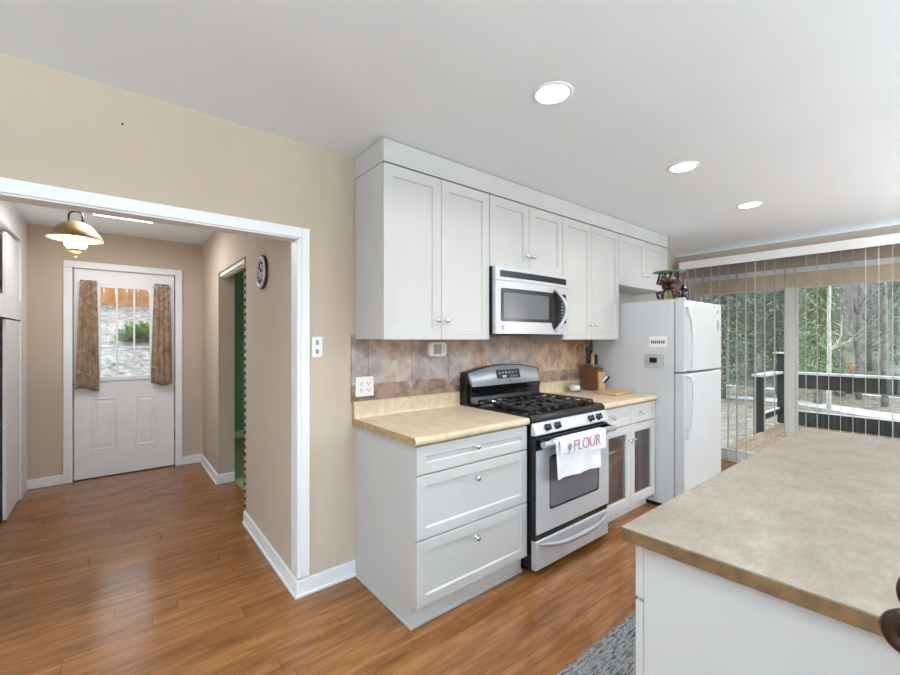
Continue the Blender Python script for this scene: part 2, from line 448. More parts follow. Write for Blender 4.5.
# ---------------------------------------------------------------- the room
ZC = 2.43; XW = 5.385; XH = .760; XL = -.63; YD = 3.134
struct('floor', B(-3.7, 5.53, -5.7, 3.28, -.08, 0), 'floor')
struct('ceiling', B(-3.7, 5.53, -5.7, 4.3, ZC, ZC + .1), 'ceiling')
bm = bmesh.new(); box(bm, -3.7, XL, 0, .085, 0, ZC); box(bm, XL, XH, 0, .085, 1.917, ZC); box(bm, XH, XW, 0, .085, 0, ZC)
struct('wall_north', bm, 'wall')
bm = bmesh.new(); box(bm, XH, XH + .14, .085, 1.14, 0, ZC); box(bm, XH, XH + .14, 1.14, 2.21, 2.0, ZC); box(bm, XH, XH + .14, 2.21, YD, 0, ZC)
struct('wall_hall_east', bm, 'wall')
DX0, DX1, DZ = -.317, .499, 2.067
bm = bmesh.new(); box(bm, -1.3, DX0 - .004, YD, YD + .14, 0, ZC); box(bm, DX1 + .004, 1.0, YD, YD + .14, 0, ZC); box(bm, DX0 - .004, DX1 + .004, YD, YD + .14, DZ + .004, ZC)
struct('wall_hall_north', bm, 'wall')
OY0, OY1 = -2.12, -.17
bm = bmesh.new(); box(bm, XW, XW + .14, OY1, .14, 0, ZC); box(bm, XW, XW + .14, -5.7, OY0, 0, ZC); box(bm, XW, XW + .14, OY0, OY1, 2.045, ZC)
struct('wall_east', bm, 'wall')
bm = bmesh.new(); box(bm, -3.7, XW, -5.7, -5.56, 0, .75); box(bm, -3.7, XW, -5.7, -5.56, 2.2, ZC)
for a, b in ((-3.7, -2.6), (.2, 1.9), (4.6, XW)): box(bm, a, b, -5.7, -5.56, .75, 2.2)  # unseen window openings, added and sized for the daylight they let in
struct('wall_south', bm, 'wall')
bm = bmesh.new(); box(bm, -3.7, -3.56, -5.56, -4.45, 0, ZC); box(bm, -3.7, -3.56, -1.05, 0, 0, ZC); box(bm, -3.7, -3.56, -4.45, -1.05, 0, .06); box(bm, -3.7, -3.56, -4.45, -1.05, 2.37, ZC)  # this unseen opening is likewise added for its daylight
struct('wall_west', bm, 'wall')

# green side room beyond the hall
bm = bmesh.new(); box(bm, XH + .14, 2.4, 4.1, 4.2, 0, ZC); box(bm, 2.3, 2.4, .085, .7, 0, ZC); box(bm, 2.3, 2.4, 3.9, 4.1, 0, ZC); box(bm, 2.3, 2.4, .7, 3.9, 0, .3); box(bm, 2.3, 2.4, .7, 3.9, 2.3, ZC); box(bm, .879, 1.0, YD + .14, 4.1, 0, ZC)  # window opening added out of view to light the green room
struct('wall_side_room', bm, 'green')
struct('floor_side_room', B(XH + .14, 2.4, .085, 4.2, -.05, .004), 'carpet')
struct('baseboard_side_room', B(XH + .14, 2.3, 4.085, 4.1, .004, .1), 'trim')
struct('trim_hall_doorway_track', bm=box(box(bmesh.new(), .775, .845, 1.14, 2.21, 1.965, 2.0), .795, .825, 1.14, 2.21, 1.955, 1.965), m='trim')

# hall closet side (white built-in with sliding doors)
bm = bmesh.new()
box(bm, XL - .1, XL, .14, YD, 2.213, ZC); box(bm, XL - .1, XL, 2.822, YD, 0, 2.213); box(bm, XL - .1, XL, .14, 2.822, 1.535, 1.70); box(bm, XL - .1, XL, .14, .6, 0, 2.213)
struct('wall_hall_west', bm, 'trim')
struct('wall_closet_back', B(-1.3, -1.25, .14, YD, 0, ZC), 'dark')  # near-black colour paints in the shade inside the closet

# trims
cas = bmesh.new()
def casing(bm, u0, u1, ztop, wd, y, th=.018, zin=None, left=True):
    box(bm, u1 - wd, u1, y - th, y, 0, ztop, .004); box(bm, u0, u1 - wd, y - th, y, ztop - wd, ztop, .004)
    if left: box(bm, u0, u0 + wd, y - th, y, 0, ztop - wd, .004)
bm = bmesh.new()
box(bm, .772, .817, -.019, -.001, .098, 1.967, .004); box(bm, XL - .07, .772, -.019, -.001, 1.912, 1.967, .004); box(bm, XL - .07, XL - .01, -.019, -.001, 0, 1.912, .004)
box(bm, XH - .001, .773, -.012, -.001, .098, 1.912, .002); box(bm, XH - .008, XH - .0005, -.010, .088, .098, 1.905, .002); box(bm, XL, XH - .008, -.010, .088, 1.905, 1.9165, .002)
struct('trim_hall_opening', bm, 'trim')
bm = bmesh.new(); casing(bm, -.387, .568, 2.126, .066, YD)
box(bm, DX0 - .004, DX0 + .02, YD + .0565, YD + .1, .0, DZ); box(bm, DX1 - .02, DX1 + .004, YD + .0565, YD + .1, .0, DZ); box(bm, DX0, DX1, YD + .0565, YD + .1, DZ - .02, DZ + .004)
struct('trim_front_door', bm, 'trim')
def baseb(bm, x0, x1, y0, y1, h=.088):
    box(bm, x0, x1, y0, y1, 0, h, .004)
bm = bmesh.new(); baseb(bm, XH - .014, 1.088, -.016, 0); box(bm, XH - .026, 1.088, -.027, -.016, 0, .018, .004)
struct('baseboard_north', bm, 'trim')
bm = bmesh.new(); baseb(bm, XH - .016, XH, .0, 1.14); box(bm, XH - .027, XH - .016, 0, 1.14, 0, .018, .004); baseb(bm, XH - .016, XH + .14, 1.14, 1.153)
struct('baseboard_hall_east', bm, 'trim')
bm = bmesh.new(); baseb(bm, XH - .016, XH, 2.196, YD); baseb(bm, XH, XH + .14, 2.196, 2.21); box(bm, XH - .027, XH - .016, 2.185, YD, 0, .018, .004)
struct('baseboard_hall_far_east', bm, 'trim')
bm = bmesh.new(); baseb(bm, XL, -.387, YD - .016, YD); baseb(bm, .568, XH - .016, YD - .016, YD)
struct('baseboard_hall_north', bm, 'trim')
bm = bmesh.new(); prism(bm, [(XW, 2.385), (XW, ZC), (XW - .22, ZC)] + arc(6, 0, 90, lambda a: (XW - .22 * (1 - math.sin(a)), ZC - .045 * (1 - math.cos(a))))[1:-1], -5.56, 0, 'y')
struct('trim_east_cove', bm, 'ceiling')

# backsplash tiles with rust border
bm = box(bmesh.new(), 1.062, 3.47, -.010, 0, 1.105, 1.40, .0015)
bs = struct('wall_backsplash', bm, 'tile')
bm = box(bmesh.new(), 1.062, 3.47, -.010, 0, 1.005, 1.1035, .0015)
struct('border', bm, 'border', bs)
bm = bmesh.new()
for k in range(8):
    x = 1.478 + .308 * k
    if 1.9 < x < 2.6: continue
    prism(bm, [(x - .036, 1.1035), (x, 1.062), (x + .036, 1.1035)], -.0125, -.0095, 'y')
struct('inlay', bm, 'tile', bs)

# ---------------------------------------------------------------- hall: door, curtains, closet doors
d = struct('door_1', bmesh.new(), 'trim'); 
bm = bmesh.new()
WX0, WX1, WZ0, WZ1 = -.128, .288, .985, 1.90
yd = YD + .012
box(bm, DX0 + .006, WX0, yd, yd + .044, .012, DZ - .007); box(bm, WX1, DX1 - .006, yd, yd + .044, .012, DZ - .007); box(bm, WX0, WX1, yd, yd + .044, .012, WZ0); box(bm, WX0, WX1, yd, yd + .044, WZ1, DZ - .007)
slab = obj('slab', bm, 'trim', d)
for x0, x1 in ((-.185, .012), (.155, .335)):
    bm = bmesh.new()
    t = bmesh.new()
    def ring(i, y): return [t.verts.new((x0 + i, y, .275 + i)), t.verts.new((x1 - i, y, .275 + i)), t.verts.new((x1 - i, y, .79 - i)), t.verts.new((x0 + i, y, .79 - i))]
    rs = [ring(0, yd + .001), ring(.003, yd - .006), ring(.012, yd - .006), ring(.02, yd - .0005), ring(.035, yd - .001), ring(.05, yd - .006)]
    for A, Bq in zip(rs, rs[1:]):
        for k in range(4): t.faces.new((A[k], A[(k + 1) % 4], Bq[(k + 1) % 4], Bq[k]))
    t.faces.new(rs[-1]); merge(bm, t)
    obj('panel', bm, 'trim', d)
bm = bmesh.new()
for a, b, c_, e in ((WX0 - .03, WX0 + .012, WZ0 - .03, WZ1 + .03), (WX1 - .012, WX1 + .03, WZ0 - .03, WZ1 + .03)): box(bm, a, b, yd - .012, yd + .002, c_, e, .004)
for a, b in ((WZ0 - .03, WZ0 + .012), (WZ1 - .012, WZ1 + .03)): box(bm, WX0 + .012, WX1 - .012, yd - .012, yd + .002, a, b, .004)
wf = obj('window_frame', bm, 'trim', d)
bm = bmesh.new()
for k in (1, 2): x = WX0 + (WX1 - WX0) * k / 3; box(bm, x - .008, x + .008, yd + .008, yd + .03, WZ0, WZ1)
for k in (1, 2): z = WZ0 + (WZ1 - WZ0) * k / 3; box(bm, WX0, WX1, yd + .0085, yd + .0295, z - .008, z + .008)
obj('muntins', bm, 'trim', wf)
obj('pane', B(WX0, WX1, yd + .034, yd + .038, WZ0, WZ1), 'glass', wf)
for z in (1.85, .35): obj('hinge', tube(bmesh.new(), [(DX1 + .004, yd - .004, z - .045), (DX1 + .004, yd - .004, z + .045)], .006, 8), 'bronze', d)
obj('strike_plate', B(DX0 - .008, DX0 - .001, yd - .002, yd + .002, .86, .94), 'bronze', d)
obj('threshold', B(DX0 - .01, DX1 + .01, YD + .0, YD + .14, 0, .011, .003), 'bronze', d)

def drape(x0b, x1b, x0t, x1t, z0, z1, folds, seed, zwob=.02):
    """Gathered cloth panel, doubled so it has thickness."""
    nx, nz = 36, 26; t = bmesh.new(); g = []
    for j in range(nz + 1):
        q = j / nz; z = z1 + (z0 - z1) * q; row = []
        xa = x0t + (x0b - x0t) * q ** .8; xb = x1t + (x1b - x1t) * q ** .8
        for i in range(nx + 1):
            p = i / nx
            y = YD - .045 - .018 * (.4 + .6 * q) * math.sin(p * math.pi * 2 * folds + seed + .6 * math.sin(q * 3)) - .004 * math.sin(q * 9 + p * 5)
            zz = z + (q > .5) * zwob * (q - .5) * 2 * math.sin(p * 5 + seed)
            row.append(t.verts.new((xa + (xb - xa) * p, y, zz)))
        g.append(row)
    for j in range(nz):
        for i in range(nx):
            f = t.faces.new((g[j][i], g[j][i + 1], g[j + 1][i + 1], g[j + 1][i])); f.smooth = True
    bmesh.ops.solidify(t, geom=t.faces[:], thickness=.004)
    for f in t.faces: f.smooth = True
    bm = bmesh.new(); merge(bm, t); return bm
o = obj('curtain', drape(-.30, -.125, -.265, -.145, .885, 1.945, 3.5, .4), 'floral', loc=(-.22, YD - .045, .885))
tag(o, 'floral cafe curtain gathered beside the door window, on the side nearer the closet', 'curtain', 'floral curtains on the front door')
o = obj('curtain', drape(.285, .475, .315, .445, .90, 1.955, 3.5, 1.7), 'floral', loc=(.38, YD - .045, .9))
tag(o, 'floral cafe curtain gathered beside the door window, on the side nearer the green room', 'curtain', 'floral curtains on the front door')
for xa, xb, l in ((-.275, -.135, 'short white curtain rod over the floral curtain nearer the closet'), (.305, .455, 'short white curtain rod over the floral curtain nearer the green room')):
    bm = tube(bmesh.new(), [(xa, YD + .012, 1.93), (xa, YD - .04, 1.93), (xb, YD - .04, 1.93), (xb, YD + .012, 1.93)], .005, 8)
    tag(obj('curtain_rod', bm, 'trim', loc=((xa + xb) / 2, YD, 1.93)), l, 'curtain rod', 'rods on the front door')

for nm, (ya, yb), (za, zb), xx, l in (
    ('closet_door', (2.29, 2.818), (.012, 1.525), -.662, 'tall white sliding closet door beside the front door wall, below the middle rail'),
    ('closet_door', (.62, 2.46), (.012, 1.525), -.70, 'tall white sliding closet door at the photo edge, in front of the dark gap'),
    ('closet_door', (2.29, 2.818), (1.708, 2.182), -.662, 'short white upper closet door beside the front door wall, above the middle rail'),
    ('closet_door', (.62, 2.46), (1.708, 2.182), -.70, 'short white upper closet door at the photo edge, above the middle rail')):
    tag(obj(nm, B(xx, xx + .022, ya, yb, za, zb, .003), 'trim', loc=(xx, (ya + yb) / 2, za)), l, 'closet door', 'sliding doors of the hall closet')

# hall lantern
LX, LY = -.24, 2.07
t = thing('pendant_lamp', 'brass hall pendant lantern with white lit globe hanging inside the doorway', 'lamp', (LX, LY, ZC))
c = (LX, LY, 0)
obj('canopy', lathe(bmesh.new(), [(.0, ZC - .045), (.02, ZC - .043), (.055, ZC - .02), (.06, ZC - .001), (0, ZC)], c), 'brass', t)
LZ = lambda z: 2.147 + (z - 2.05) * 1.05
obj('stem', tube(bmesh.new(), [(LX, LY, ZC - .04), (LX, LY, 2.352)], .006, 10), 'bronze', t)
lt = lambda prof: lathe(bmesh.new(), [(r * .84, LZ(z)) for r, z in prof], c, n=40)
obj('shade', lt([(.03, 2.178), (.06, 2.172), (.11, 2.15), (.16, 2.105), (.203, 2.05), (.2, 2.047), (.158, 2.100), (.108, 2.144), (.06, 2.166), (.03, 2.17)]), 'brass', t)
obj('reflector', lt([(.03, 2.168), (.06, 2.164), (.108, 2.142), (.158, 2.098), (.199, 2.046), (.197, 2.045), (.157, 2.094), (.107, 2.138), (.06, 2.16), (.03, 2.164)]), 'plastic', t)
obj('hook', tube(bmesh.new(), [(LX - .042, LY + .012, LZ(2.165)), (LX - .04, LY + .012, LZ(2.225))] + arc(8, 180, 0, lambda a: (LX + .04 * math.cos(a), LY - .012 * math.cos(a), LZ(2.225) + .03 * math.sin(a))) + [(LX + .042, LY - .012, LZ(2.165))], .007, 8), 'bronze', t)
M['glow'] = emis('lit_opal_glass', (255, 246, 226), 3.0)
obj('globe', lt([(.028, 2.125), (.05, 2.10), (.078, 2.06), (.086, 2.03), (.08, 2.0), (.062, 1.982), (.05, 1.976), (0, 1.976)]), 'glow', t)
obj('finial', lt([(0, 1.976), (.052, 1.975), (.058, 1.966), (.045, 1.955), (.026, 1.95), (.012, 1.945), (.01, 1.935), (.014, 1.927), (.008, 1.918), (0, 1.916)]), 'brass', t)
bm = bmesh.new()
for k in range(4):
    a = k * math.pi / 2 + .5
    tube(bm, [(LX + .84 * r * math.cos(a), LY + .84 * r * math.sin(a), LZ(z)) for r, z in ((.055, 1.965), (.09, 1.985), (.1, 2.03), (.095, 2.075), (.08, 2.13))], .0025, 6)
obj('cage', bm, 'brass', t)
l = bpy.data.lights.new('lantern_bulb', 'POINT'); l.energy = PEND_W; l.color = (1, .94, .85); l.shadow_soft_size = .09
o = bpy.data.objects.new('lantern_bulb', l); COL.objects.link(o); o.parent = t; o.location = (0, 0, 1.96 - ZC)

# linear fixture on the hall ceiling
HALL_W = 12.0
t = thing('ceiling_light', 'slim white linear ceiling light in the hall, just showing under the doorway header', 'ceiling light', (.06, 2.1, ZC))
obj('housing', B(-.16, .27, 1.92, 2.24, ZC - .02, ZC - .001, .004), 'trim', t)
M['tube'] = emis('lit_diffuser', (250, 252, 255), 3.5)
obj('diffuser', B(-.145, .255, 1.935, 2.225, ZC - .045, ZC - .0205, .008), 'tube', t)
area('hall_light_lamp', (.06, 2.08, ZC - .05), (0, 0, 0), .5, .26, HALL_W, (.94, .97, 1), parent=t)

# clock, beads
t = thing('wall_clock', 'round silver wall clock on the beige hall wall', 'clock', (XH, .672, 1.815))
c = (XH, .672, 1.815)
obj('rim', lathe(bmesh.new(), [(.108, 0), (.113, .004), (.113, .012), (.108, .016), (.103, .014), (.103, 0)], c, '-x', 36), 'bronze', t)
obj('ring', lathe(bmesh.new(), [(.103, .004), (.103, .020), (.092, .024), (.084, .016), (.084, .004)], c, '-x', 36), 'steel', t)
obj('dial', lathe(bmesh.new(), [(0, .0), (.084, .0), (.084, .0145), (0, .0145)], c, '-x', 36), 'dialgrey', t)
for k in range(12):
    a = k * math.pi / 6; y, z = .063 * math.cos(a), .063 * math.sin(a)
    obj('hour_mark', tube(bmesh.new(), [(XH - .016, .672 + y * .85, 1.815 + z * .85), (XH - .016, .672 + y * 1.1, 1.815 + z * 1.1)], .004, 6), 'ink', t)
for ln, a in ((.055, 1.2), (.038, 2.6)): obj('hand', tube(bmesh.new(), [(XH - .019, .672, 1.815), (XH - .019, .672 + ln * math.cos(a), 1.815 + ln * math.sin(a))], .0028, 6), 'ink', t)
t = thing('bead_strand', 'strand of dark and tan beads hanging in the green room doorway', 'bead strand', (.771, 1.2, 1.85))
obj('string', tube(bmesh.new(), [(.771, 1.2, .03), (.771, 1.2, 2.0)], .010, 8), 'cord', t)
bm = bmesh.new(); z = .05
k = 0
while z < 1.9:
    lathe(bm, [(.0105, z - .013), (.016, z - .008), (.016, z + .008), (.0105, z + .013)], (.771, 1.2, 0), n=8); z += .056
o = obj('beads', bm, 'bead', t); o['kind'] = 'stuff'

# plates on the north wall
t = thing('light_switch', 'white double toggle switch plate on beige wall beside the doorway casing', 'light switch', (.862, 0, 1.33))
obj('plate', B(.832, .891, -.007, 0, 1.274, 1.386, .003), 'plastic', t)
for z in (1.305, 1.355): obj('toggle', box(box(bmesh.new(), .853, .870, -.010, -.006, z - .013, z + .013, .001), .857, .866, -.018, -.008, z - .002, z + .008, .001), 'greyplastic', t)
t = thing('wall_outlet', 'white double outlet plate low on the slate tile backsplash', 'outlet', (1.145, -.01, 1.094))
obj('plate', B(1.086, 1.204, -.0165, -.0105, 1.036, 1.152, .003), 'plastic', t)
for x in (1.122, 1.168):
    rc = obj('receptacle', prism(bmesh.new(), rrect(x - .018, x + .018, 1.055, 1.133, .008), -.0195, -.016, 'y'), 'plastic', t)
    bm = bmesh.new()
    for z in (1.075, 1.113):
        box(bm, x - .009, x - .006, -.0202, -.0185, z - .006, z + .006); box(bm, x + .006, x + .009, -.0202, -.0185, z - .006, z + .006); box(bm, x - .003, x + .003, -.0202, -.0185, z - .014, z - .009)
    obj('slots', bm, 'ink', rc)
t = thing('wall_timer', 'small white rounded timer with grey display on tile below cabinet', 'timer', (1.67, -.012, 1.305))
obj('case', prism(bmesh.new(), rrect(1.597, 1.742, 1.257, 1.353, .022), -.042, -.0105, 'y', .006), 'plastic', t)
obj('display', prism(bmesh.new(), rrect(1.632, 1.698, 1.275, 1.338, .006), -.0445, -.041, 'y'), 'greyplastic', t)
obj('button', prism(bmesh.new(), rrect(1.710, 1.722, 1.28, 1.333, .004), -.0445, -.041, 'y'), 'label', t)
tag(obj('nail', tube(bmesh.new(), [(.023, 0, 2.281), (.023, -.008, 2.282)], .0035, 8), 'bronze', loc=(.023, 0, 2.281)), 'small dark nail alone in the beige wall above the doorway', 'nail')

# ---------------------------------------------------------------- upper cabinets
def upper(label, x0, x1, z0, z1, split, knobz, kd):
    t = thing('wall_cabinet', label, 'cabinet', ((x0 + x1) / 2, 0, z0), 'white upper cabinets')
    obj('body', B(x0, x1, -.316, -.0105, z0, z1, .001), 'cab', t)
    for (a, b, kx) in ((x0 + .0015, split - .0015, split - kd), (split + .0015, x1 - .0015, split + kd)):
        dd = obj('door', shaker(a, b, z0 - .002, z1 - .004, -.338), 'cab', t)
        obj('knob', knob_bm(kx, -.338, knobz), 'chrome', dd)
    return t
UZ = 1.372
upper('tall white two-door wall cabinet over the outlet, nearest the doorway', 1.086, 1.853, UZ, 2.30, 1.466, UZ + .11, .033)
upper('short white two-door wall cabinet directly above the microwave', 1.8545, 2.62, 1.842, 2.30, 2.237, 1.945, .033)
upper('tall white two-door wall cabinet between the microwave and the refrigerator', 2.6215, 3.43, UZ, 2.30, 3.006, UZ + .115, .036)
upper('short white two-door wall cabinet above the refrigerator', 3.4315, 4.384, 1.852, 2.30, 3.908, 1.965, .036)
bm = box(bmesh.new(), 1.086, 3.52, -.338, 0, 2.304, 2.424, .0015); box(bm, 3.522, 4.384, -.338, 0, 2.304, 2.424, .0015); box(bm, 1.10, 4.37, -.325, 0, 2.42, ZC)
struct('trim_soffit', bm, 'cab')
struct('trim_fridge_alcove', box(B(3.472, 4.384, -.010, -.0005, 0.02, 1.85), 4.3845, 5.1, -.010, -.0005, .02, 1.93), 'cab')

# ---------------------------------------------------------------- base cabinets and worktops
XB0, XB1 = 1.09, 1.868
t = thing('base_cabinet', 'white three-drawer base cabinet beside the range, nearest the doorway', 'cabinet', (1.48, -.3, 0), 'white base cabinets')
bm = box(bmesh.new(), XB0, XB1, -.616, -.001, .105, .874, .001); box(bm, XB0 + .001, XB1 - .001, -.588, -.001, 0, .105)
box(bm, XB0 - .010, XB0, -.598, -.03, 0, .02, .004); box(bm, XB0 - .010, XB1, -.600, -.588, 0, .02, .004)
obj('body', bm, 'cab', t)
for za, zb in ((.735, .868), (.428, .728), (.110, .421)):
    dr = obj('drawer', shaker(XB0 + .001, XB1 - .002, za, zb, -.636, rail=.05), 'cab', t)
    obj('knob', knob_bm(1.462, -.636, {.735: .816, .428: .652, .110: .342}[za]), 'chrome', dr)

def counter(x0, x1, label, ends=(True, True)):
    prof = [(-.001, .8755), (-.001, 1.005)] + [(-.012, 1.010), (-.021, 1.006), (-.022, .924), (-.028, .914)] + \
           [(-.64, .914)] + arc(6, 90, -90, lambda a: (-.640 - .0135 * math.cos(a), .895 + .0195 * math.sin(a) * .98))[1:] + [(-.632, .8755)]
    bm = prism(bmesh.new(), prof, x0, x1, 'x', smooth=False)
    o = tag(obj('countertop', bm, 'counter', loc=((x0 + x1) / 2, -.3, .9)), label, 'countertop', 'tan laminate worktops')
    if x0 < 2: obj('end_cap', prism(bmesh.new(), prof, x0 - .0015, x0 - .0002, 'x'), 'endband', o)['label'] = 'brown edge band'
    return o
counter(1.074, 1.872, 'tan laminate countertop with upstand over the three-drawer cabinet')
counter(2.658, 3.467, 'tan laminate countertop holding the knife block and cutting board')

XC0, XC1 = 2.658, 3.464; XM = 3.062
t = thing('base_cabinet', 'white base cabinet with two drawers and glass doors, between range and refrigerator', 'cabinet', (3.06, -.3, 0), 'white base cabinets')
bm = bmesh.new()
box(bm, XC0, XC0 + .018, -.616, -.001, .1, .874); box(bm, XC1 - .018, XC1, -.616, -.001, .1, .874); box(bm, XC0 + .018, XC1 - .018, -.616, -.001, .1, .12)
box(bm, XC0 + .018, XC1 - .018, -.02, -.001, .12, .874); box(bm, XC0 + .018, XC1 - .018, -.616, -.02, .70, .72); box(bm, XC0 + .018, XC1 - .018, -.616, -.02, .85, .874)
box(bm, XM - .02, XM + .02, -.616, -.596, .12, .70)
box(bm, XC0, XC1, -.56, -.001, 0, .1)
obj('body', bm, 'cab', t)
obj('shelf', B(XC0 + .018, XC1 - .018, -.55, -.02, .50, .518), 'cab', t)
for a, b, kx in ((XC0 + .002, XM - .0015, 2.80), (XM + .0015, XC1 - .002, 3.215)):
    dr = obj('drawer', shaker(a, b, .726, .868, -.636, rail=.045), 'cab', t); obj('knob', knob_bm(kx, -.636, .80), 'chrome', dr)
for a, b, kx in ((XC0 + .002, XM - .0015, XM - .034), (XM + .0015, XC1 - .002, XM + .034)):
    dd = obj('door', shaker(a, b, .106, .72, -.636, rail=.06, hole=True), 'cab', t)
    obj('pane', B(a + .06, b - .06, -.627, -.623, .166, .66), 'cabglass', dd)
    obj('knob', knob_bm(kx, -.636, .605), 'chrome', dd)
for x0, x1, y0, y1, h, z, mm, lb in ((3.0, 3.2, -.56, -.15, .30, .1205, 'label', 'pale grey box added for tone low behind the glass door nearer the range'), (3.02, 3.2, -.53, -.15, .13, .5185, 'greyplastic', 'grey box added for tone on the shelf behind the glass door nearer the range'),
                          (3.37, 3.44, -.55, -.15, .33, .1205, 'redbox', 'box added as the reddish floor reflection low behind the glass door nearer the refrigerator'), (3.36, 3.44, -.54, -.15, .15, .5185, 'redbox', 'box added as the reddish floor reflection on the shelf behind the glass door nearer the refrigerator')):
    tag(obj('tone_box', B(x0, x1, y0, y1, z, z + h, .006), mm, loc=((x0 + x1) / 2, (y0 + y1) / 2, z)), lb, 'box')  # boxes added for the glass tones; reddish ones paint the floor's reflection

# ---------------------------------------------------------------- gas range
SX0, SX1 = 1.878, 2.651; SM = (SX0 + SX1) / 2
t = thing('gas_range', 'stainless steel and black freestanding gas range with towel on handle', 'stove', (SM, -.33, 0))
bm = box(bmesh.new(), SX0, SX1, -.655, -.02, .03, .905, .003)
box(bm, SX0 + .03, SX1 - .03, -.60, -.05, 0, .03)
obj('body', bm, 'black', t)
bm = bmesh.new()
prism(bm, [(-.02, .905), (-.02, .926), (-.63, .926)] + arc(5, 90, 0, lambda a: (-.63 - .034 * math.cos(a), .898 + .028 * math.sin(a)))[1:] + [(-.664, .884), (-.655, .884)], SX0 - .001, SX1 + .001, 'x', .001)
obj('cooktop', bm, 'black', t)
bm = bmesh.new(); prism(bm, [(-.655, .882), (-.664, .882), (-.692, .82), (-.688, .812), (-.655, .812)], SX0 + .001, SX1 - .001, 'x', .002)
cp = obj('control_panel', bm, 'steel', t)
dirn = Vector((0, -.062, -.028)).normalized(); nrm = Vector((0, -.062, .028)).normalized()
for kx in (1.992, 2.085, 2.443, 2.537):
    base = Vector((kx, -.6785, .848))
    bm = lathe(bmesh.new(), [(.0, 0), (.022, .0), (.022, .006), (.018, .008), (.0165, .026), (.013, .029), (0, .029)], (0, 0, 0), 'y', 20)
    box(bm, -.005, .005, -.036, -.02, -.018, .018, .002)
    bmesh.ops.transform(bm, matrix=Matrix.Translation(base) @ Matrix.Rotation(-R(24), 4, 'X'), verts=bm.verts[:])
    obj('knob', bm, 'black', cp)
# oven door with window
od = obj('oven_door', prism(bmesh.new(), [(-.656, .245), (-.656, .800), (-.682, .800), (-.689, .79), (-.689, .25), (-.684, .245)], SX0 + .002, SX1 - .002, 'x', .001), 'black', t)
DZ0, DZ1 = .245, .728
bm = bmesh.new()
WA, WB, WC, WD = 2.0, 2.53, .362, .682
out = rrect(SX0 + .003, SX1 - .003, DZ0, DZ1, .006); inn = rrect(WA, WB, WC, WD, .022)
tt = bmesh.new()
for y in (-.694, -.6885):
    vo = [tt.verts.new((p[0], y, p[1])) for p in out]; vi = [tt.verts.new((p[0], y, p[1])) for p in inn]
    n = len(out)
    for k in range(n): tt.faces.new((vo[k], vo[(k + 1) % n], vi[(k + 1) % n], vi[k]))
tt.verts.ensure_lookup_table(); n = len(out)
for off in (0, n):
    for k in range(n):
        a, b = off + k, off + (k + 1) % n; tt.faces.new((tt.verts[a], tt.verts[b], tt.verts[b + 2 * n], tt.verts[a + 2 * n]))
merge(bm, tt)
obj('steel_skin', bm, 'steel', od)
M['ovenglass'] = mat('dark_oven_glass', (22, 22, 24), .22, var=.02, spec=.35)
M['ovengrey'] = mat('oven_window_grey', (92, 91, 97), .2, var=.03, spec=.45)
w = obj('window', prism(bmesh.new(), rrect(WA - .004, WB + .004, WC - .004, WD + .004, .024), -.6905, -.6885, 'y'), 'ovenglass', od)
obj('inner_glass', prism(bmesh.new(), rrect(WA + .012, WB - .012, WC + .014, WD - .012, .018), -.6913, -.690, 'y'), 'ovengrey', w)
bm = tube(bmesh.new(), [(SX0 + .002, -.742, .772), (SX1 - .012, -.742, .772)], .0185, 16)
hd = obj('handle', bm, 'satin', od)
for xa in (SX0 + .02, SX1 - .040): obj('handle_bracket', prism(bmesh.new(), [(-.687, .745), (-.687, .797), (-.735, .787), (-.735, .757)], xa, xa + .022, 'x', .003), 'black', hd)
# storage drawer
dr = obj('drawer', prism(bmesh.new(), [(-.655, .035), (-.655, .204), (-.684, .204), (-.69, .198), (-.69, .04), (-.686, .035)], SX0 + .004, SX1 - .004, 'x', .001), 'steel', t)
pts = []
for k in range(17):
    p = k / 16; x = SX0 + .03 + (SX1 - SX0 - .06) * p
    pts.append((x, -.69 - .045 * (1 - (2 * p - 1) ** 4), .186 - .028 * (1 - (2 * p - 1) ** 2)))
obj('handle', tube(bmesh.new(), pts, [.010 + .007 * math.sin(math.pi * k / 16) for k in range(17)], 14), 'satin', dr)
obj('gap_dark_fill', B(SX0 + .003, SX1 - .003, -.6825, -.655, .2045, .2445), 'black', t)  # black strip added in place of the dark open gap
# backguard
bm = bmesh.new()
def arch(x): return 1.135 + .047 * (1 - ((x - SM) / (SX1 - SX0) * 2) ** 2)
xs = [SX0 + (SX1 - SX0) * k / 20 for k in range(21)]
prism(bm, [(SX0 + .0, .92)] + [(SX1, .92)] + [(x, arch(x) + .006) for x in xs[::-1]], -.085, -.02, 'y', .004)
bk = obj('backguard', bm, 'black', t)
tt = bmesh.new(); top, bot, btm2 = [], [], []
xs2 = [SX0 + .018 + (SX1 - SX0 - .036) * k / 20 for k in range(21)]
for x in xs2:
    q = (x - SM) / (SX1 - SX0) * 2
    top.append(tt.verts.new((x, -.088, arch(x)))); bot.append(tt.verts.new((SM + (x - SM) * .965, -.128, 1.046 - .0 * q)))
for k in range(20): f = tt.faces.new((top[k], top[k + 1], bot[k + 1], bot[k])); f.smooth = True
r = bmesh.ops.extrude_face_region(tt, geom=tt.faces[:])
bmesh.ops.translate(tt, verts=[v for v in r['geom'] if isinstance(v, bmesh.types.BMVert)], vec=(0, .03, -.006))
bm = bmesh.new(); merge(bm, tt)
pn = obj('panel', bm, 'steel', bk)
ang = math.atan2(.04, .12)
def on_panel(x0, x1, z0, z1, off, r=.004):
    m = prism(bmesh.new(), rrect(x0, x1, z0 - 1.1, z1 - 1.1, r), -.0015, .0015, 'y')
    y = -.128 + .04 * ((1.1 - 1.046) / .136)
    bmesh.ops.transform(m, matrix=Matrix.Translation((0, y - off, 1.1)) @ Matrix.Rotation(-math.atan2(.04, .136), 4, 'X'), verts=m.verts[:]); return m
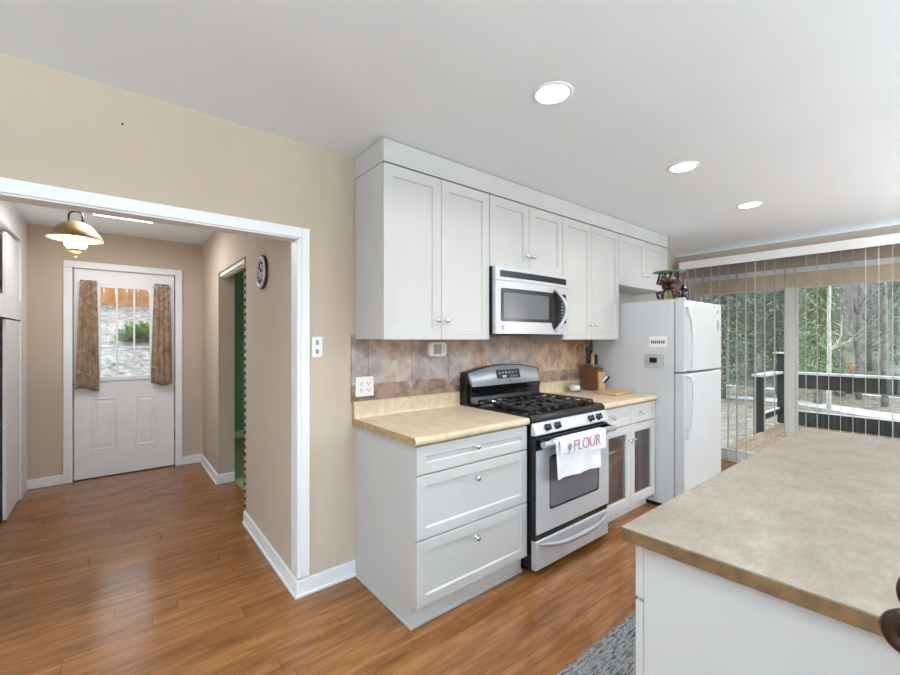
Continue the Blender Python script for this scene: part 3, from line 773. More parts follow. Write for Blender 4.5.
dp = obj('display', on_panel(SM - .115, SM + .13, 1.085, 1.152, .003), 'black', pn)
obj('digits', on_panel(SM - .06, SM - .02, 1.093, 1.108, .005, .003), 'label', dp)
bm = bmesh.new()
for k in range(6): merge(bm, on_panel(SM - .095 + k * .035, SM - .078 + k * .035, 1.123, 1.135, .0047, .002))
for k in range(3): merge(bm, on_panel(SM + .02 + k * .03, SM + .036 + k * .03, 1.095, 1.105, .0047, .002))
obj('buttons', bm, 'greyplastic', dp)
obj('badge', on_panel(SM + .008, SM + .02, 1.062, 1.072, .002, .004), 'ink', pn)
bm = prism(bmesh.new(), [(-.085, .925), (-.085, 1.05), (-.125, 1.045), (-.112, 1.0), (-.11, .97), (-.12, .94), (-.13, .925)], SX0 + .02, SX1 - .02, 'x', .002)
obj('lower_guard', bm, 'black', bk)
# burners and grates
for bx in (2.055, 2.475):
    for by in (-.50, -.24):
        bm = lathe(bmesh.new(), [(0, .926), (.055, .926), (.055, .930), (.04, .936), (.04, .942), (.034, .947), (0, .948)], (bx, by, 0), n=24)
        obj('burner', bm, 'iron', t)
def grate(x0, x1, y0, y1):
    bm = bmesh.new(); z = .950; r = .0068
    tube(bm, [(x0, y0, z), (x1, y0, z), (x1, y1, z), (x0, y1, z)], r, 8, closed=True)
    xm = (x0 + x1) / 2
    for by in (y0 + (y1 - y0) * .27, y0 + (y1 - y0) * .73):
        tube(bm, [(x0, by, z), (xm - .035, by, z), (xm - .025, by, z - .006)], r, 8); tube(bm, [(x1, by, z), (xm + .035, by, z), (xm + .025, by, z - .006)], r, 8)
        tube(bm, [(xm, by - .10, z), (xm, by - .035, z), (xm, by - .025, z - .006)], r, 8); tube(bm, [(xm, by + .10, z), (xm, by + .035, z), (xm, by + .025, z - .006)], r, 8)
    tube(bm, [(x0, (y0 + y1) / 2, z), (x1, (y0 + y1) / 2, z)], r, 8)
    for q in (.1, .44, .56, .9): tube(bm, [(x0, y0 + (y1 - y0) * q, z), (x0 + (x1 - x0) * .3, y0 + (y1 - y0) * q, z - .003)], r * .9, 8); tube(bm, [(x1, y0 + (y1 - y0) * q, z), (x1 - (x1 - x0) * .3, y0 + (y1 - y0) * q, z - .003)], r * .9, 8)
    for x in (x0, x1):
        for y in (y0, (y0 + y1) / 2, y1): tube(bm, [(x, y, z), (x, y, .927)], r, 8)
    return bm
for x0, x1 in ((SX0 + .055, SM - .085), (SM - .07, SM + .07), (SM + .085, SX1 - .055)):
    obj('grate', grate(x0, x1, -.60, -.155), 'iron', t)

# towel folded over the oven handle
def towel_front(x0, x1, zt, zl, zr, yb, seed, amp, nz=16, side=0):
    nx = 30; tt = bmesh.new(); g = []
    for j in range(nz + 1):
        q = j / nz; row = []
        for i in range(nx + 1):
            p = i / nx; zb = zl + (zr - zl) * p
            z = zt + (zb - zt) * q; x = x0 + (x1 - x0) * p + side * q * (p - .5)
            y = yb - amp * q * (.5 + .5 * math.sin(p * 13 + seed + q * 1.2)) - .002 * math.sin(p * 29 + seed)
            row.append(tt.verts.new((x, y, z)))
        g.append(row)
    for j in range(nz):
        for i in range(nx): f = tt.faces.new((g[j][i], g[j][i + 1], g[j + 1][i + 1], g[j + 1][i])); f.smooth = True
    return tt
def over_bar(x0, x1):
    tt = bmesh.new(); g = []
    for x in [x0 + (x1 - x0) * k / 10 for k in range(11)]:
        g.append([tt.verts.new((x, -.742 + .021 * math.cos(a), .772 + .019 * math.sin(a))) for a in [R(d) for d in range(0, 181, 20)]])
    for A, Bq in zip(g, g[1:]):
        for k in range(len(A) - 1): f = tt.faces.new((A[k], A[k + 1], Bq[k + 1], Bq[k])); f.smooth = True
    return tt
M['towel'] = mat('white_cotton_towel', (232, 232, 234), .9, var=.02, scale=20, bump=.3, bscale=500)
M['pink'] = mat('faded_pink_print', (186, 132, 148), .9, var=.08, scale=60)
M['greyprint'] = mat('faded_grey_print', (140, 138, 146), .9, var=.1, scale=60)
t = thing('dish_towel', 'white FLOUR dish towel draped over the oven door handle', 'towel', (2.27, -.745, .78))
bm = bmesh.new()
merge(bm, towel_front(1.965, 2.42, .772, .568, .560, -.7645, .5, .014))
merge(bm, towel_front(2.06, 2.37, .772, .62, .62, -.7205, 2.5, .003))
merge(bm, over_bar(1.965, 2.43)); 
obj('cloth', bm, 'towel', t)
bm = bmesh.new()
merge(bm, towel_front(1.985, 2.475, .786, .716, .672, -.7785, 1.9, .003))
ob2 = bmesh.new()
tt = over_bar(1.985, 2.475)
for v in tt.verts: v.co = Vector((v.co.x, -.742 + (v.co.y + .742) * 1.74, .772 + (v.co.z - .772) * 1.25 + .0))
merge(bm, tt)
fl = obj('flap', bm, 'towel', t)
mt = Matrix.Translation((2.255, -.7845, .738)) @ FACE_S @ Matrix.Diagonal((1.02, 1.05, 1, 1))
bm = text_bm('FLOUR', .092, mt, .0008)
obj('lettering', bm, 'pink', fl)
bm = bmesh.new()
for k in range(6):
    a = k * math.pi / 3; ball(bm, (2.075 + .014 * math.cos(a), -.784, .742 + .014 * math.sin(a)), .008, (1, .2, 1), 8, 6)
ball(bm, (2.075, -.784, .742), .006, (1, .25, 1), 8, 6); tube(bm, [(2.075, -.7835, .728), (2.062, -.7835, .71)], .002, 6)
obj('flower_motif', bm, 'greyprint', fl)

# ---------------------------------------------------------------- microwave
MX0, MX1, MZ0, MZ1 = 1.866, 2.640, 1.408, 1.836
t = thing('microwave', 'stainless over-the-range microwave mounted above the gas range', 'microwave', (2.25, -.2, MZ0))
obj('body', B(1.858, 2.617, -.352, -.011, MZ0 + .004, MZ1 + .003, .002), 'black', t)
# gently bowed front
def bowed(x0, x1, z0, z1, off, th=.03, n=20, bow=.014):
    tt = bmesh.new(); g = []
    for k in range(n + 1):
        x = x0 + (x1 - x0) * k / n; q = (x - SM) / .39
        y = -.378 - bow * (1 - q * q) - off
        g.append([tt.verts.new((x, y + th, z0)), tt.verts.new((x, y, z0)), tt.verts.new((x, y, z1)), tt.verts.new((x, y + th, z1))])
    for A, Bq in zip(g, g[1:]):
        for k in range(4): f = tt.faces.new((A[k], A[(k + 1) % 4], Bq[(k + 1) % 4], Bq[k])); f.smooth = False
    tt.faces.new(g[0]); tt.faces.new(g[-1]); bmesh.ops.recalc_face_normals(tt, faces=tt.faces[:])
    bm = bmesh.new(); merge(bm, tt); return bm
obj('top_panel', bowed(MX0, MX1, 1.752, MZ1, 0), 'steel', t)
vg = obj('vent_grille', bowed(MX0 + .04, MX1 - .04, 1.772, 1.815, .0015, .02), 'blackmat', t)
bm = bmesh.new()
for k in range(4): merge(bm, bowed(MX0 + .045, MX1 - .045, 1.777 + k * .0095, 1.781 + k * .0095, .003, .01))
obj('louvres', bm, 'black', vg)
md = obj('door', bowed(MX0, MX1, MZ0, 1.749, .001, .03), 'steel', t)
ty = lambda x: -.378 - .014 * (1 - ((x - SM) / .39) ** 2)
def bow_plate(x0, x1, z0, z1, r, off, th=.004, shape=None, n=24):
    """Rounded plate following the bowed front, built column by column."""
    xs = sorted(set([x0 + (x1 - x0) * k / n for k in range(n + 1)] + [x0 + r * (1 - math.cos(R(a))) for a in range(0, 91, 15)] + [x1 - r * (1 - math.cos(R(a))) for a in range(0, 91, 15)]))
    tt = bmesh.new(); g = []
    for x in xs:
        if shape: lo, hi = shape(x)
        else:
            d = min(x - x0, x1 - x); k = r - math.sqrt(max(0, r * r - (r - d) ** 2)) if d < r else 0; lo, hi = z0 + k, z1 - k
        y = ty(x) - off
        g.append([tt.verts.new((x, y + th, lo)), tt.verts.new((x, y, lo)), tt.verts.new((x, y, hi)), tt.verts.new((x, y + th, hi))])
    for A, Bq in zip(g, g[1:]):
        for k in range(4): tt.faces.new((A[k], A[(k + 1) % 4], Bq[(k + 1) % 4], Bq[k]))
    tt.faces.new(g[0]); tt.faces.new(g[-1])
    bmesh.ops.recalc_face_normals(tt, faces=tt.faces[:]); bm = bmesh.new(); merge(bm, tt); return bm
dw = obj('window', bow_plate(MX0 + .045, MX1 - .042, 1.488, 1.702, .014, .003), 'ovenglass', md)
M['mwglass'] = mat('microwave_window_mesh', (86, 87, 92), .24, var=.03, spec=.45)
obj('viewing_glass', bow_plate(MX0 + .066, 2.378, 1.510, 1.674, .02, .0042), 'mwglass', dw)
def lens(x):
    q = (x - 2.405) / (2.515 - 2.405); hh = .15 * math.sqrt(max(.02, 1 - abs(2 * q - 1) ** 2)) * (1 - .12 * q); return 1.58 - hh, 1.58 + hh
obj('dark_lens', bow_plate(2.405, 2.515, 0, 0, .01, .0055, shape=lens), 'ovenglass', md)
hp = []
for k in range(17):
    p = k / 16; z = 1.432 + (1.728 - 1.432) * p; hp.append((2.452 + .075 * math.sin(math.pi * p) , ty(2.45) - .004 - .045 * math.sin(math.pi * p) ** .7, z))
obj('handle', tube(bmesh.new(), hp, [.009 + .004 * math.sin(math.pi * k / 16) for k in range(17)], 12), 'steel', md)
bm = bmesh.new()
for r_ in range(6):
    for c_ in range(3): merge(bm, bow_plate(2.535 + c_ * .018, 2.547 + c_ * .018, 1.51 + r_ * .023, 1.522 + r_ * .023, .003, .0045, n=2))
merge(bm, bow_plate(2.535, 2.585, 1.655, 1.68, .003, .0045, n=3))
obj('keypad', bm, 'greyplastic', dw)
bm = lathe(bmesh.new(), [(0, 0), (.014, 0), (.014, .003), (.011, .0035), (0, .0025)], (1.934, ty(1.934) - .001, 1.449), 'y', 24)
em = obj('emblem', bm, 'greyplastic', md)
obj('monogram', tube(bmesh.new(), [(1.934 + .006 * math.cos(a / 10), ty(1.934) - .005, 1.449 + .007 * math.sin(a / 7)) for a in range(0, 70, 4)], .0012, 6), 'chrome', em)
obj('underside_vent', B(1.93, 2.58, -.33, -.08, MZ0 - .004, MZ0 + .004), 'blackmat', t)

# ---------------------------------------------------------------- refrigerator
FX0, FX1, FZ = 3.474, 4.258, 1.69
t = thing('refrigerator', 'white top-freezer refrigerator standing beside the glass-door base cabinet', 'refrigerator', (3.86, -.42, 0))
obj('body', B(FX0, FX1, -.775, -.05, .03, FZ, .006), 'fridge', t)
obj('toe_grille', B(FX0 + .01, FX1 - .01, -.772, -.06, 0, .05), 'blackmat', t)
obj('gasket', box(box(bmesh.new(), FX0 + .008, FX1 - .008, -.787, -.774, .07, 1.088), FX0 + .008, FX1 - .008, -.787, -.774, 1.12, FZ - .01), 'seam', t)
for nm, za, zb in (('freezer_door', 1.112, FZ - .004), ('fresh_food_door', .06, 1.100)):
    poly = [(-.786, za), (-.786, zb), (-.848, zb), (-.857, zb - .008), (-.859, (za + zb) / 2), (-.857, za + .008), (-.848, za)]
    fd = obj(nm, prism(bmesh.new(), poly, FX0, FX1, 'x', .006), 'fridge', t)
    if za > 1:
        hp = [(3.497, -.856, 1.625), (3.497, -.876, 1.62), (3.499, -.882, 1.585), (3.512, -.893, 1.52), (3.524, -.899, 1.42), (3.526, -.901, 1.28), (3.521, -.897, 1.17), (3.516, -.884, 1.135), (3.516, -.856, 1.13)]
        bd = obj('badge', lathe(bmesh.new(), [(0, 0), (.016, 0), (.016, .004), (0, .005)], (4.165, -.8585, 1.618), 'y', 24), 'label', fd)
        obj('monogram', tube(bmesh.new(), [(4.165 + .007 * math.cos(a / 10), -.864, 1.618 + .008 * math.sin(a / 7)) for a in range(0, 70, 4)], .0013, 6), 'greyplastic', bd)
        sp = obj('energy_label', B(4.158, 4.194, -.8605, -.8575, 1.455, 1.54, .0008), 'greyplastic', fd)
    else:
        hp = [(3.516, -.856, 1.078), (3.521, -.884, 1.075), (3.527, -.897, 1.05), (3.532, -.901, .94), (3.527, -.897, .80), (3.511, -.889, .68), (3.500, -.88, .63), (3.497, -.876, .60), (3.497, -.856, .595)]
    P = [Vector(p) for p in hp]; sm = []
    for k in range(len(P) - 1):
        p0, p1, p2, p3 = P[max(k - 1, 0)], P[k], P[k + 1], P[min(k + 2, len(P) - 1)]
        for s_ in range(4):
            u = s_ / 4; sm.append(.5 * ((2 * p1) + (p2 - p0) * u + (2 * p0 - 5 * p1 + 4 * p2 - p3) * u * u + (3 * p1 - p0 - 3 * p2 + p3) * u ** 3))
    sm.append(P[-1])
    obj('handle', tube(bmesh.new(), sm, .0125, 10), 'fridge', fd)
bm = box(bmesh.new(), FX0 + .02, FX0 + .07, -.845, -.782, FZ - .001, FZ + .012, .004)
obj('hinge_cover', bm, 'fridge', t)
# things stuck on the refrigerator side
t = thing('fridge_magnet', 'small white magnet with a line of dark lettering on the refrigerator side', 'magnet', (FX0, -.655, 1.355), 'magnets on the refrigerator side')
obj('card', B(FX0 - .004, FX0, -.725, -.585, 1.308, 1.398, .001), 'plastic', t)
bm = bmesh.new()
for k in range(7): box(bm, FX0 - .0048, FX0 - .0038, -.598 - k * .0165 - .011, -.598 - k * .0165, 1.337, 1.362)
obj('lettering', bm, 'ink', t)
t = thing('fridge_magnet', 'grey rectangular magnet with black centre on the refrigerator side', 'magnet', (FX0, -.617, 1.195), 'magnets on the refrigerator side')
obj('card', B(FX0 - .004, FX0, -.70, -.54, 1.138, 1.25, .001), 'magcard', t)
obj('black_centre', B(FX0 - .012, FX0 - .0035, -.647, -.588, 1.18, 1.22, .002), 'blackmat', t)

# figurine bowl and bottle on the refrigerator
GX, GY = 3.56, -.70
t = thing('figurine_stand', 'green dish held up by dark glazed figures on top of the refrigerator', 'figurine', (GX, GY, FZ + .001))
c = (GX, GY, FZ + .001)
obj('dish', lathe(bmesh.new(), [(0, .222), (.05, .222), (.095, .227), (.118, .233), (.12, .237), (.094, .235), (.05, .231), (0, .23)], c, n=36), 'glassgreen', t)
obj('base', lathe(bmesh.new(), [(0, 0), (.07, 0), (.072, .008), (.06, .014), (0, .016)], c, n=24), 'figgold', t)
for k in range(3):
    a = 2 * math.pi * k / 3 + .35; dv = Vector((math.cos(a), math.sin(a), 0)); sd = Vector((-dv.y, dv.x, 0)); o_ = Vector(c) + dv * .03
    bm = bmesh.new()
    tube(bm, [o_ + Vector((0, 0, z)) for z in (.088, .10, .118, .135, .146)], [.012, .02, .026, .022, .012], 12)
    ball(bm, o_ + dv * .008 + Vector((0, 0, .163)), .021, (1, 1, 1.15)); ball(bm, o_ + dv * .028 + Vector((0, 0, .157)), .009)
    for s_ in (-1, 1):
        sh = o_ + sd * s_ * .024 + Vector((0, 0, .136)); el = o_ + sd * s_ * .07 + dv * .03 + Vector((0, 0, .150)); hn = o_ + sd * s_ * .045 + dv * .02 + Vector((0, 0, .220))
        tube(bm, [sh, (sh + el) / 2, el, (el + hn) / 2, hn], [.011, .010, .010, .009, .009], 8)
    fg = obj('figure', bm, 'figbrown', t)
    obj('cap', ball(bmesh.new(), o_ + dv * .004 + Vector((0, 0, .182)), .022, (1.1, 1.1, .9)), 'figgold', fg)
    bm = tube(bmesh.new(), [o_ - dv * .01 + Vector((0, 0, .010)), o_ + Vector((0, 0, .04)), o_ + dv * .002 + Vector((0, 0, .072)), o_ + Vector((0, 0, .095))], [.020, .024, .018, .011], 12)
    obj('skirt', bm, 'figgold', fg)
    bm = bmesh.new()
    for s_ in (-1, 1):
        kn = o_ + sd * s_ * .045 + dv * .045 + Vector((0, 0, .062)); ft = o_ + sd * s_ * .028 + dv * .035 + Vector((0, 0, .016))
        tube(bm, [o_ + sd * s_ * .008 + Vector((0, 0, .082)), kn, ft], [.010, .015, .011], 8)
    obj('legs', bm, 'figbrown', fg)
o = obj('bottle', lathe(bmesh.new(), [(0, 0), (.036, 0), (.04, .006), (.04, .075), (.036, .095), (.02, .115), (.014, .125), (.014, .138), (0, .139)], (3.69, -.765, FZ)), 'bottle', loc=(3.69, -.765, FZ))
tag(o, 'short black bottle beside the figurine on top of the refrigerator', 'bottle')

# ---------------------------------------------------------------- things on the worktop by the refrigerator
ZT = .915
t = thing('candle_jar', 'white lidded candle jar on the countertop beside the range', 'candle', (3.115, -.105, ZT))
c = (3.115, -.105, ZT)
obj('jar', lathe(bmesh.new(), [(0, 0), (.04, 0), (.052, .012), (.056, .035), (.05, .062), (.04, .072), (.037, .072), (.046, .06), (.051, .035), (.047, .014), (0, .006)], c), 'jarglass', t)
obj('wax', lathe(bmesh.new(), [(0, .007), (.045, .014), (.050, .034), (.046, .056), (0, .056)], c), 'plastic', t)
obj('lid', lathe(bmesh.new(), [(0, .0725), (.042, .0725), (.042, .08), (.03, .09), (.01, .095), (.012, .108), (0, .114)], c), 'jarglass', t)
KX = .045
t = thing('knife_block', 'brown wooden knife block with dark handles against the refrigerator side', 'knife block', (3.32, -.15, ZT))
bm = prism(bmesh.new(), [(-.215, ZT), (-.07, ZT), (-.07, ZT + .232), (-.12, ZT + .232), (-.215, ZT + .2)], 3.25 + KX, 3.345 + KX, 'x', .004)
obj('block', bm, 'walnut', t)
bm = prism(bmesh.new(), [(-.235, ZT), (-.2165, ZT), (-.2165, ZT + .17), (-.235, ZT + .155)], 3.252 + KX, 3.343 + KX, 'x', .003)
obj('front_block', bm, 'wood', t)
for k, (x, y, ln, mm) in enumerate(((3.27, -.10, .16, 'darkwood'), (3.297, -.10, .14, 'darkwood'), (3.325, -.10, .13, 'blackmat'), (3.272, -.15, .11, 'wood'), (3.30, -.15, .105, 'darkwood'), (3.328, -.15, .10, 'blackmat'))):
    x += KX; zb = ZT + (.228 if y > -.12 else .22)
    kn = obj('knife_handle', box(bmesh.new(), x - .008, x + .008, y - .014, y + .014, zb + .012, zb + ln, .005), mm, t)
    obj('bolster', B(x - .007, x + .007, y - .013, y + .013, zb - .012, zb + .013, .001), 'blade', kn)
for k, (x, mm) in enumerate(((3.275, 'plastic'), (3.32, 'blackmat'))):
    x += KX; bm = tube(bmesh.new(), [(x, -.235, ZT + .075), (x, -.262, ZT + .105), (x + .004, -.285, ZT + .132)], [.009, .011, .009], 10)
    obj('steak_knife_handle', bm, mm, t)
o = obj('cutting_board', bmesh.new(), 'wood')
bpy.data.objects.remove(o)
t = thing('cutting_board', 'light maple cutting board lying flat on the countertop before the knife block', 'cutting board', (3.31, -.36, ZT))
bm = prism(bmesh.new(), rrect(3.145, 3.435, -.475, -.265, .02), ZT, ZT + .02, 'z', .003)
obj('board', bm, 'wood', t)

# ---------------------------------------------------------------- peninsula
t = thing('kitchen_island', 'white kitchen peninsula cabinet under the taupe counter', 'cabinet', (1.9, -2.2, 0))
bm = box(bmesh.new(), 1.0, 2.76, -2.62, -1.743, 0.0, .880, .001)
obj('body', bm, 'cab', t)
for k in range(4):
    a = 1.0 + k * .44; b = a + .437
    dd = obj('drawer', shaker(a, b, .740, .876, -1.722, rail=.045, face=1), 'cab', t)
    bmk = knob_bm(0, 0, 0); bmesh.ops.rotate(bmk, verts=bmk.verts[:], matrix=Matrix.Rotation(math.pi, 3, 'Z')); bmesh.ops.translate(bmk, verts=bmk.verts[:], vec=((a + b) / 2, -1.722, .80))
    obj('knob', bmk, 'chrome', dd)
    dd = obj('door', shaker(a, b, .11, .730, -1.722, face=1), 'cab', t)
    bmk = knob_bm(0, 0, 0); bmesh.ops.rotate(bmk, verts=bmk.verts[:], matrix=Matrix.Rotation(math.pi, 3, 'Z')); bmesh.ops.translate(bmk, verts=bmk.verts[:], vec=(b - .035, -1.722, .62))
    obj('knob', bmk, 'chrome', dd)
ip = [(.966, -1.704), (2.782, -1.707), (2.782, -2.66), (.998, -2.66), (.986, -2.149)]
o = tag(obj('countertop', prism(bmesh.new(), ip, .9105, .914, 'z', .001), 'island', loc=(1.9, -2.2, .9)), 'large taupe stone-look peninsula countertop with brown edge', 'countertop')
obj('edge_band', prism(bmesh.new(), ip, .8805, .9104, 'z', .001), 'edgeband', o)['label'] = 'brown edge band'
bm = prism(bmesh.new(), rrect(1.05, 2.7, -1.69, -1.195, .01), .0005, .011, 'z', .003)
tag(obj('rug', bm, 'rug', loc=(1.9, -1.45, 0)), 'grey mottled woven runner rug on the floor along the peninsula', 'rug')

# bar stool with scrolled back at the corner of the picture
t = thing('bar_stool', 'dark carved wooden bar stool back with scrolled end beside the peninsula', 'stool', (.62, -2.42, 0))
sy0, sy1 = -2.60, -2.222
obj('seat', prism(bmesh.new(), rrect(.44, .80, sy0, sy1, .06), .60, .65, 'z', .012), 'darkwood', t)
for x, y in ((.47, sy0 + .04), (.47, sy1 - .04), (.77, sy0 + .04), (.77, sy1 - .04)):
    obj('leg', lathe(bmesh.new(), [(0, 0), (.014, 0), (.017, .1), (.012, .2), (.02, .3), (.014, .42), (.021, .52), (.018, .6), (0, .6)], (x, y, 0), n=12), 'darkwood', t)
obj('foot_ring', tube(bmesh.new(), [(.47, sy0 + .04, .22), (.77, sy0 + .04, .22), (.77, sy1 - .04, .22), (.47, sy1 - .04, .22)], .009, 8, closed=True), 'darkwood', t)
for y in (sy0 + .03, sy1 - .03): obj('back_post', tube(bmesh.new(), [(.785, y, .63), (.80, y, .75), (.825, y, .86), (.84, y, .955)], [.016, .014, .014, .013], 12), 'darkwood', t)
bm = bmesh.new()
xx = .845
tube(bm, [(xx, sy0 - .02, .96), (xx, sy0 + .1, 1.0), (xx, (sy0 + sy1) / 2, 1.03), (xx, sy1 - .06, .985), (xx, sy1 + .01, .955)], [.02, .022, .024, .022, .018], 12)
def scroll(yc, zc, sgn):
    pts = []; rad = []
    for k in range(60):
        a = R(200 - k * 10); r = .030 - k * .0004
        pts.append((xx, yc + sgn * r * math.cos(a), zc + r * math.sin(a))); rad.append(.013 - k * .00009)
    tube(bm, pts, rad, 10)
scroll(sy1 + .034, .966, 1); scroll(sy0 - .03, .965, -1)
tube(bm, [(xx, sy1 + .008 + .036 * math.cos(R(a)), 1.026 + .036 * math.sin(R(a))) for a in range(-70, 131, 10)], [.0075 - .0001 * k for k in range(21)], 12)
obj('crest_rail', bm, 'darkwood', t)
obj('back_slat', tube(bmesh.new(), [(.80, (sy0 + sy1) / 2, .655), (.83, (sy0 + sy1) / 2, .85), (.845, (sy0 + sy1) / 2, 1.02)], [.014, .02, .014], 12), 'darkwood', t)

# ---------------------------------------------------------------- sliding glass door and vertical blind
d = struct('door_2', bmesh.new(), 'frame')
fx0, fx1 = XW + .03, XW + .12
bm = bmesh.new(); box(bm, fx0 - .02, fx1, OY0, OY0 + .03, 0, 2.045); box(bm, fx0 - .02, fx1, OY1 - .03, OY1, 0, 2.045); box(bm, fx0 - .02, fx1, OY0, OY1, 0, .03)
obj('door_frame', bm, 'frame', d)
obj('head_board', B(XW + .008, fx1, OY0 + .03, OY1 - .03, 1.905, 2.045), 'tan', d)
MY0, MY1 = -1.175, -1.075
for nm, ya, yb, xx in (('sliding_panel', MY0 + .03, OY1 - .03, fx0 + .045), ('fixed_panel', OY0 + .03, MY1 - .01, fx0)):
    bm = bmesh.new(); wdt = .055
    box(bm, xx, xx + .035, ya, ya + wdt, .03, 1.905, .003); box(bm, xx, xx + .035, yb - wdt, yb, .03, 1.905, .003)
    box(bm, xx, xx + .035, ya + wdt, yb - wdt, 1.892, 1.905); box(bm, xx, xx + .035, ya + wdt, yb - wdt, .03, .12, .003)
    pnl = obj(nm, bm, 'frame', d)
    obj('pane', B(xx + .014, xx + .020, ya + wdt, yb - wdt, .12, 1.892), 'glass', pnl)
obj('meeting_stile', B(XW + .004, fx0 - .001, MY0, MY1 + .006, .03, 1.905, .003), 'frame', d)
bm = bmesh.new(); box(bm, XW - .018, XW, OY0 - .07, OY1 + .07, 2.045, 2.10, .003); box(bm, XW - .018, XW, OY1, OY1 + .07, 0, 2.045, .003); box(bm, XW - .018, XW, OY0 - .07, OY0, 0, 2.045, .003)
struct('trim_sliding_door', bm, 'trim')
t = thing('vertical_blind', 'white vertical blind with open slats across the sliding glass door', 'blind', (5.3, -1.15, 2.28))
bm = bmesh.new(); box(bm, 5.232, 5.246, -2.30, -.10, 2.195, 2.285, .003); box(bm, 5.246, XW - .001, -2.30, -2.288, 2.195, 2.285, .002); box(bm, 5.246, XW - .001, -.112, -.10, 2.195, 2.285, .002); box(bm, 5.246, XW - .001, -2.288, -.112, 2.275, 2.285)
obj('valance', bm, 'frame', t)
obj('headrail', B(5.285, 5.325, -2.28, -.12, 2.225, 2.262, .002), 'frame', t)
tt = bmesh.new(); g = []
for i in range(7):
    p = i / 6 * 2 - 1; g.append([tt.verts.new((5.302 + p * .044, .004 * (1 - p * p), z)) for z in (.035, 2.224)])
for A, Bq in zip(g, g[1:]): f = tt.faces.new((A[0], Bq[0], Bq[1], A[1])); f.smooth = True
bmesh.ops.solidify(tt, geom=tt.faces[:], thickness=.0012)
bm = bmesh.new(); merge(bm, tt)
sl = obj('slat', bm, 'slat', loc=(0, 0, 0)); sl.parent = t; ORG[sl.name] = Vector((0, 0, 0))
base = -Vector(t.location)
for k in range(25):
    y = -.17 - k * .0835
    o = sl if k == 0 else sl.copy()
    if k: COL.objects.link(o); o.parent = t
    o.location = base + Vector((0, y, 0)); o.rotation_euler = (0, 0, R(random.uniform(-1.5, 1.5)) + R(7))
    # keep the slat turning about its own hanging line
    a = o.rotation_euler.z; o.location += Vector((5.302 - 5.302 * math.cos(a), -5.302 * math.sin(a), 0))

# ---------------------------------------------------------------- recessed ceiling lights
M['lens'] = emis('lit_led_lens', (255, 252, 244), 6.0)
def can(x, y, label):
    t = thing('ceiling_light', label, 'ceiling light', (x, y, ZC), 'recessed ceiling lights')
    obj('trim_ring', lathe(bmesh.new(), [(.069, .0), (.086, 0), (.086, -.002), (.080, -.004), (.071, -.004), (.069, -.002)], (x, y, ZC), n=40), 'ceiling', t)
    obj('lens', lathe(bmesh.new(), [(0, -.0005), (.070, -.0005), (.070, -.003), (0, -.0035)], (x, y, ZC), n=40), 'lens', t)
    area('ceiling_light_lamp', (x, y, ZC - .012), (0, 0, 0), .15, .15, CAN_W, (.95, .98, 1), 'DISK', parent=t, spread=150)
    return t
can(1.466, -1.12, 'lit round recessed ceiling light above the range, nearest the camera')
can(2.713, -1.15, 'lit round recessed ceiling light, middle of the row of three')
can(3.889, -1.17, 'lit round recessed ceiling light nearest the sliding glass door')
for x, y in ((.2, -1.12), (-1.6, -1.12), (.2, -3.6), (1.5, -3.6), (2.75, -3.6), (3.9, -3.6)):  # unseen lights added to carry the rows on and brighten the room
    can(x, y, 'added unseen recessed ceiling light in the rest of the room, outside the picture')
# unseen uplighters added behind the camera to even out the ceiling brightness
M['opal'] = emis('added_lamp_glow', (255, 250, 242), 3.0)
for x, y, l_, tc in ((-1.9, -2.5, 'west', (.58, .84, 1)), (-.4, -3.9, 'south', (.62, .86, 1)), (2.3, -4.3, 'island', (.70, .895, 1)), (4.3, -4.3, 'sliding door', (.70, .895, 1))):
    t = thing('added_uplighter', 'added unseen uplighter on a tall white stand behind the camera on the %s side' % l_, 'lamp', (x, y, 0), 'added unseen uplighters')
    obj('base', lathe(bmesh.new(), [(0, 0), (.14, 0), (.14, .015), (.03, .03), (0, .03)], (x, y, 0)), 'trim', t)
    obj('pole', tube(bmesh.new(), [(x, y, .025), (x, y, 1.62)], .013, 12), 'trim', t)
    obj('bowl', lathe(bmesh.new(), [(0, 1.61), (.03, 1.612), (.11, 1.66), (.17, 1.73), (.165, 1.735), (.105, 1.668), (.03, 1.622), (0, 1.62)], (x, y, 0)), 'opal', t)
    area('added_uplight', (x, y, 1.74), (R(180), 0, 0), .3, .3, ADDED_UPLIGHT_W * (.75 if x < -1 else 1), tc, 'DISK', parent=t)

x, y = 4.35, -3.05  # unseen pendant added to light the blind slats
t = thing('added_pendant', 'white globe pendant added unseen to brighten the blind, outside the picture', 'lamp', (x, y, ZC))
obj('cord', tube(bmesh.new(), [(x, y, ZC), (x, y, 1.90)], .004, 6), 'blackmat', t)
obj('globe', ball(bmesh.new(), (x, y, 1.80), .11), 'opal', t)
l = bpy.data.lights.new('added_pendant_bulb', 'POINT'); l.energy = 26; l.color = (1, .98, .95); l.shadow_soft_size = .12
o = bpy.data.objects.new('added_pendant_bulb', l); COL.objects.link(o); o.parent = t; o.location = (0, 0, 1.62 - ZC)

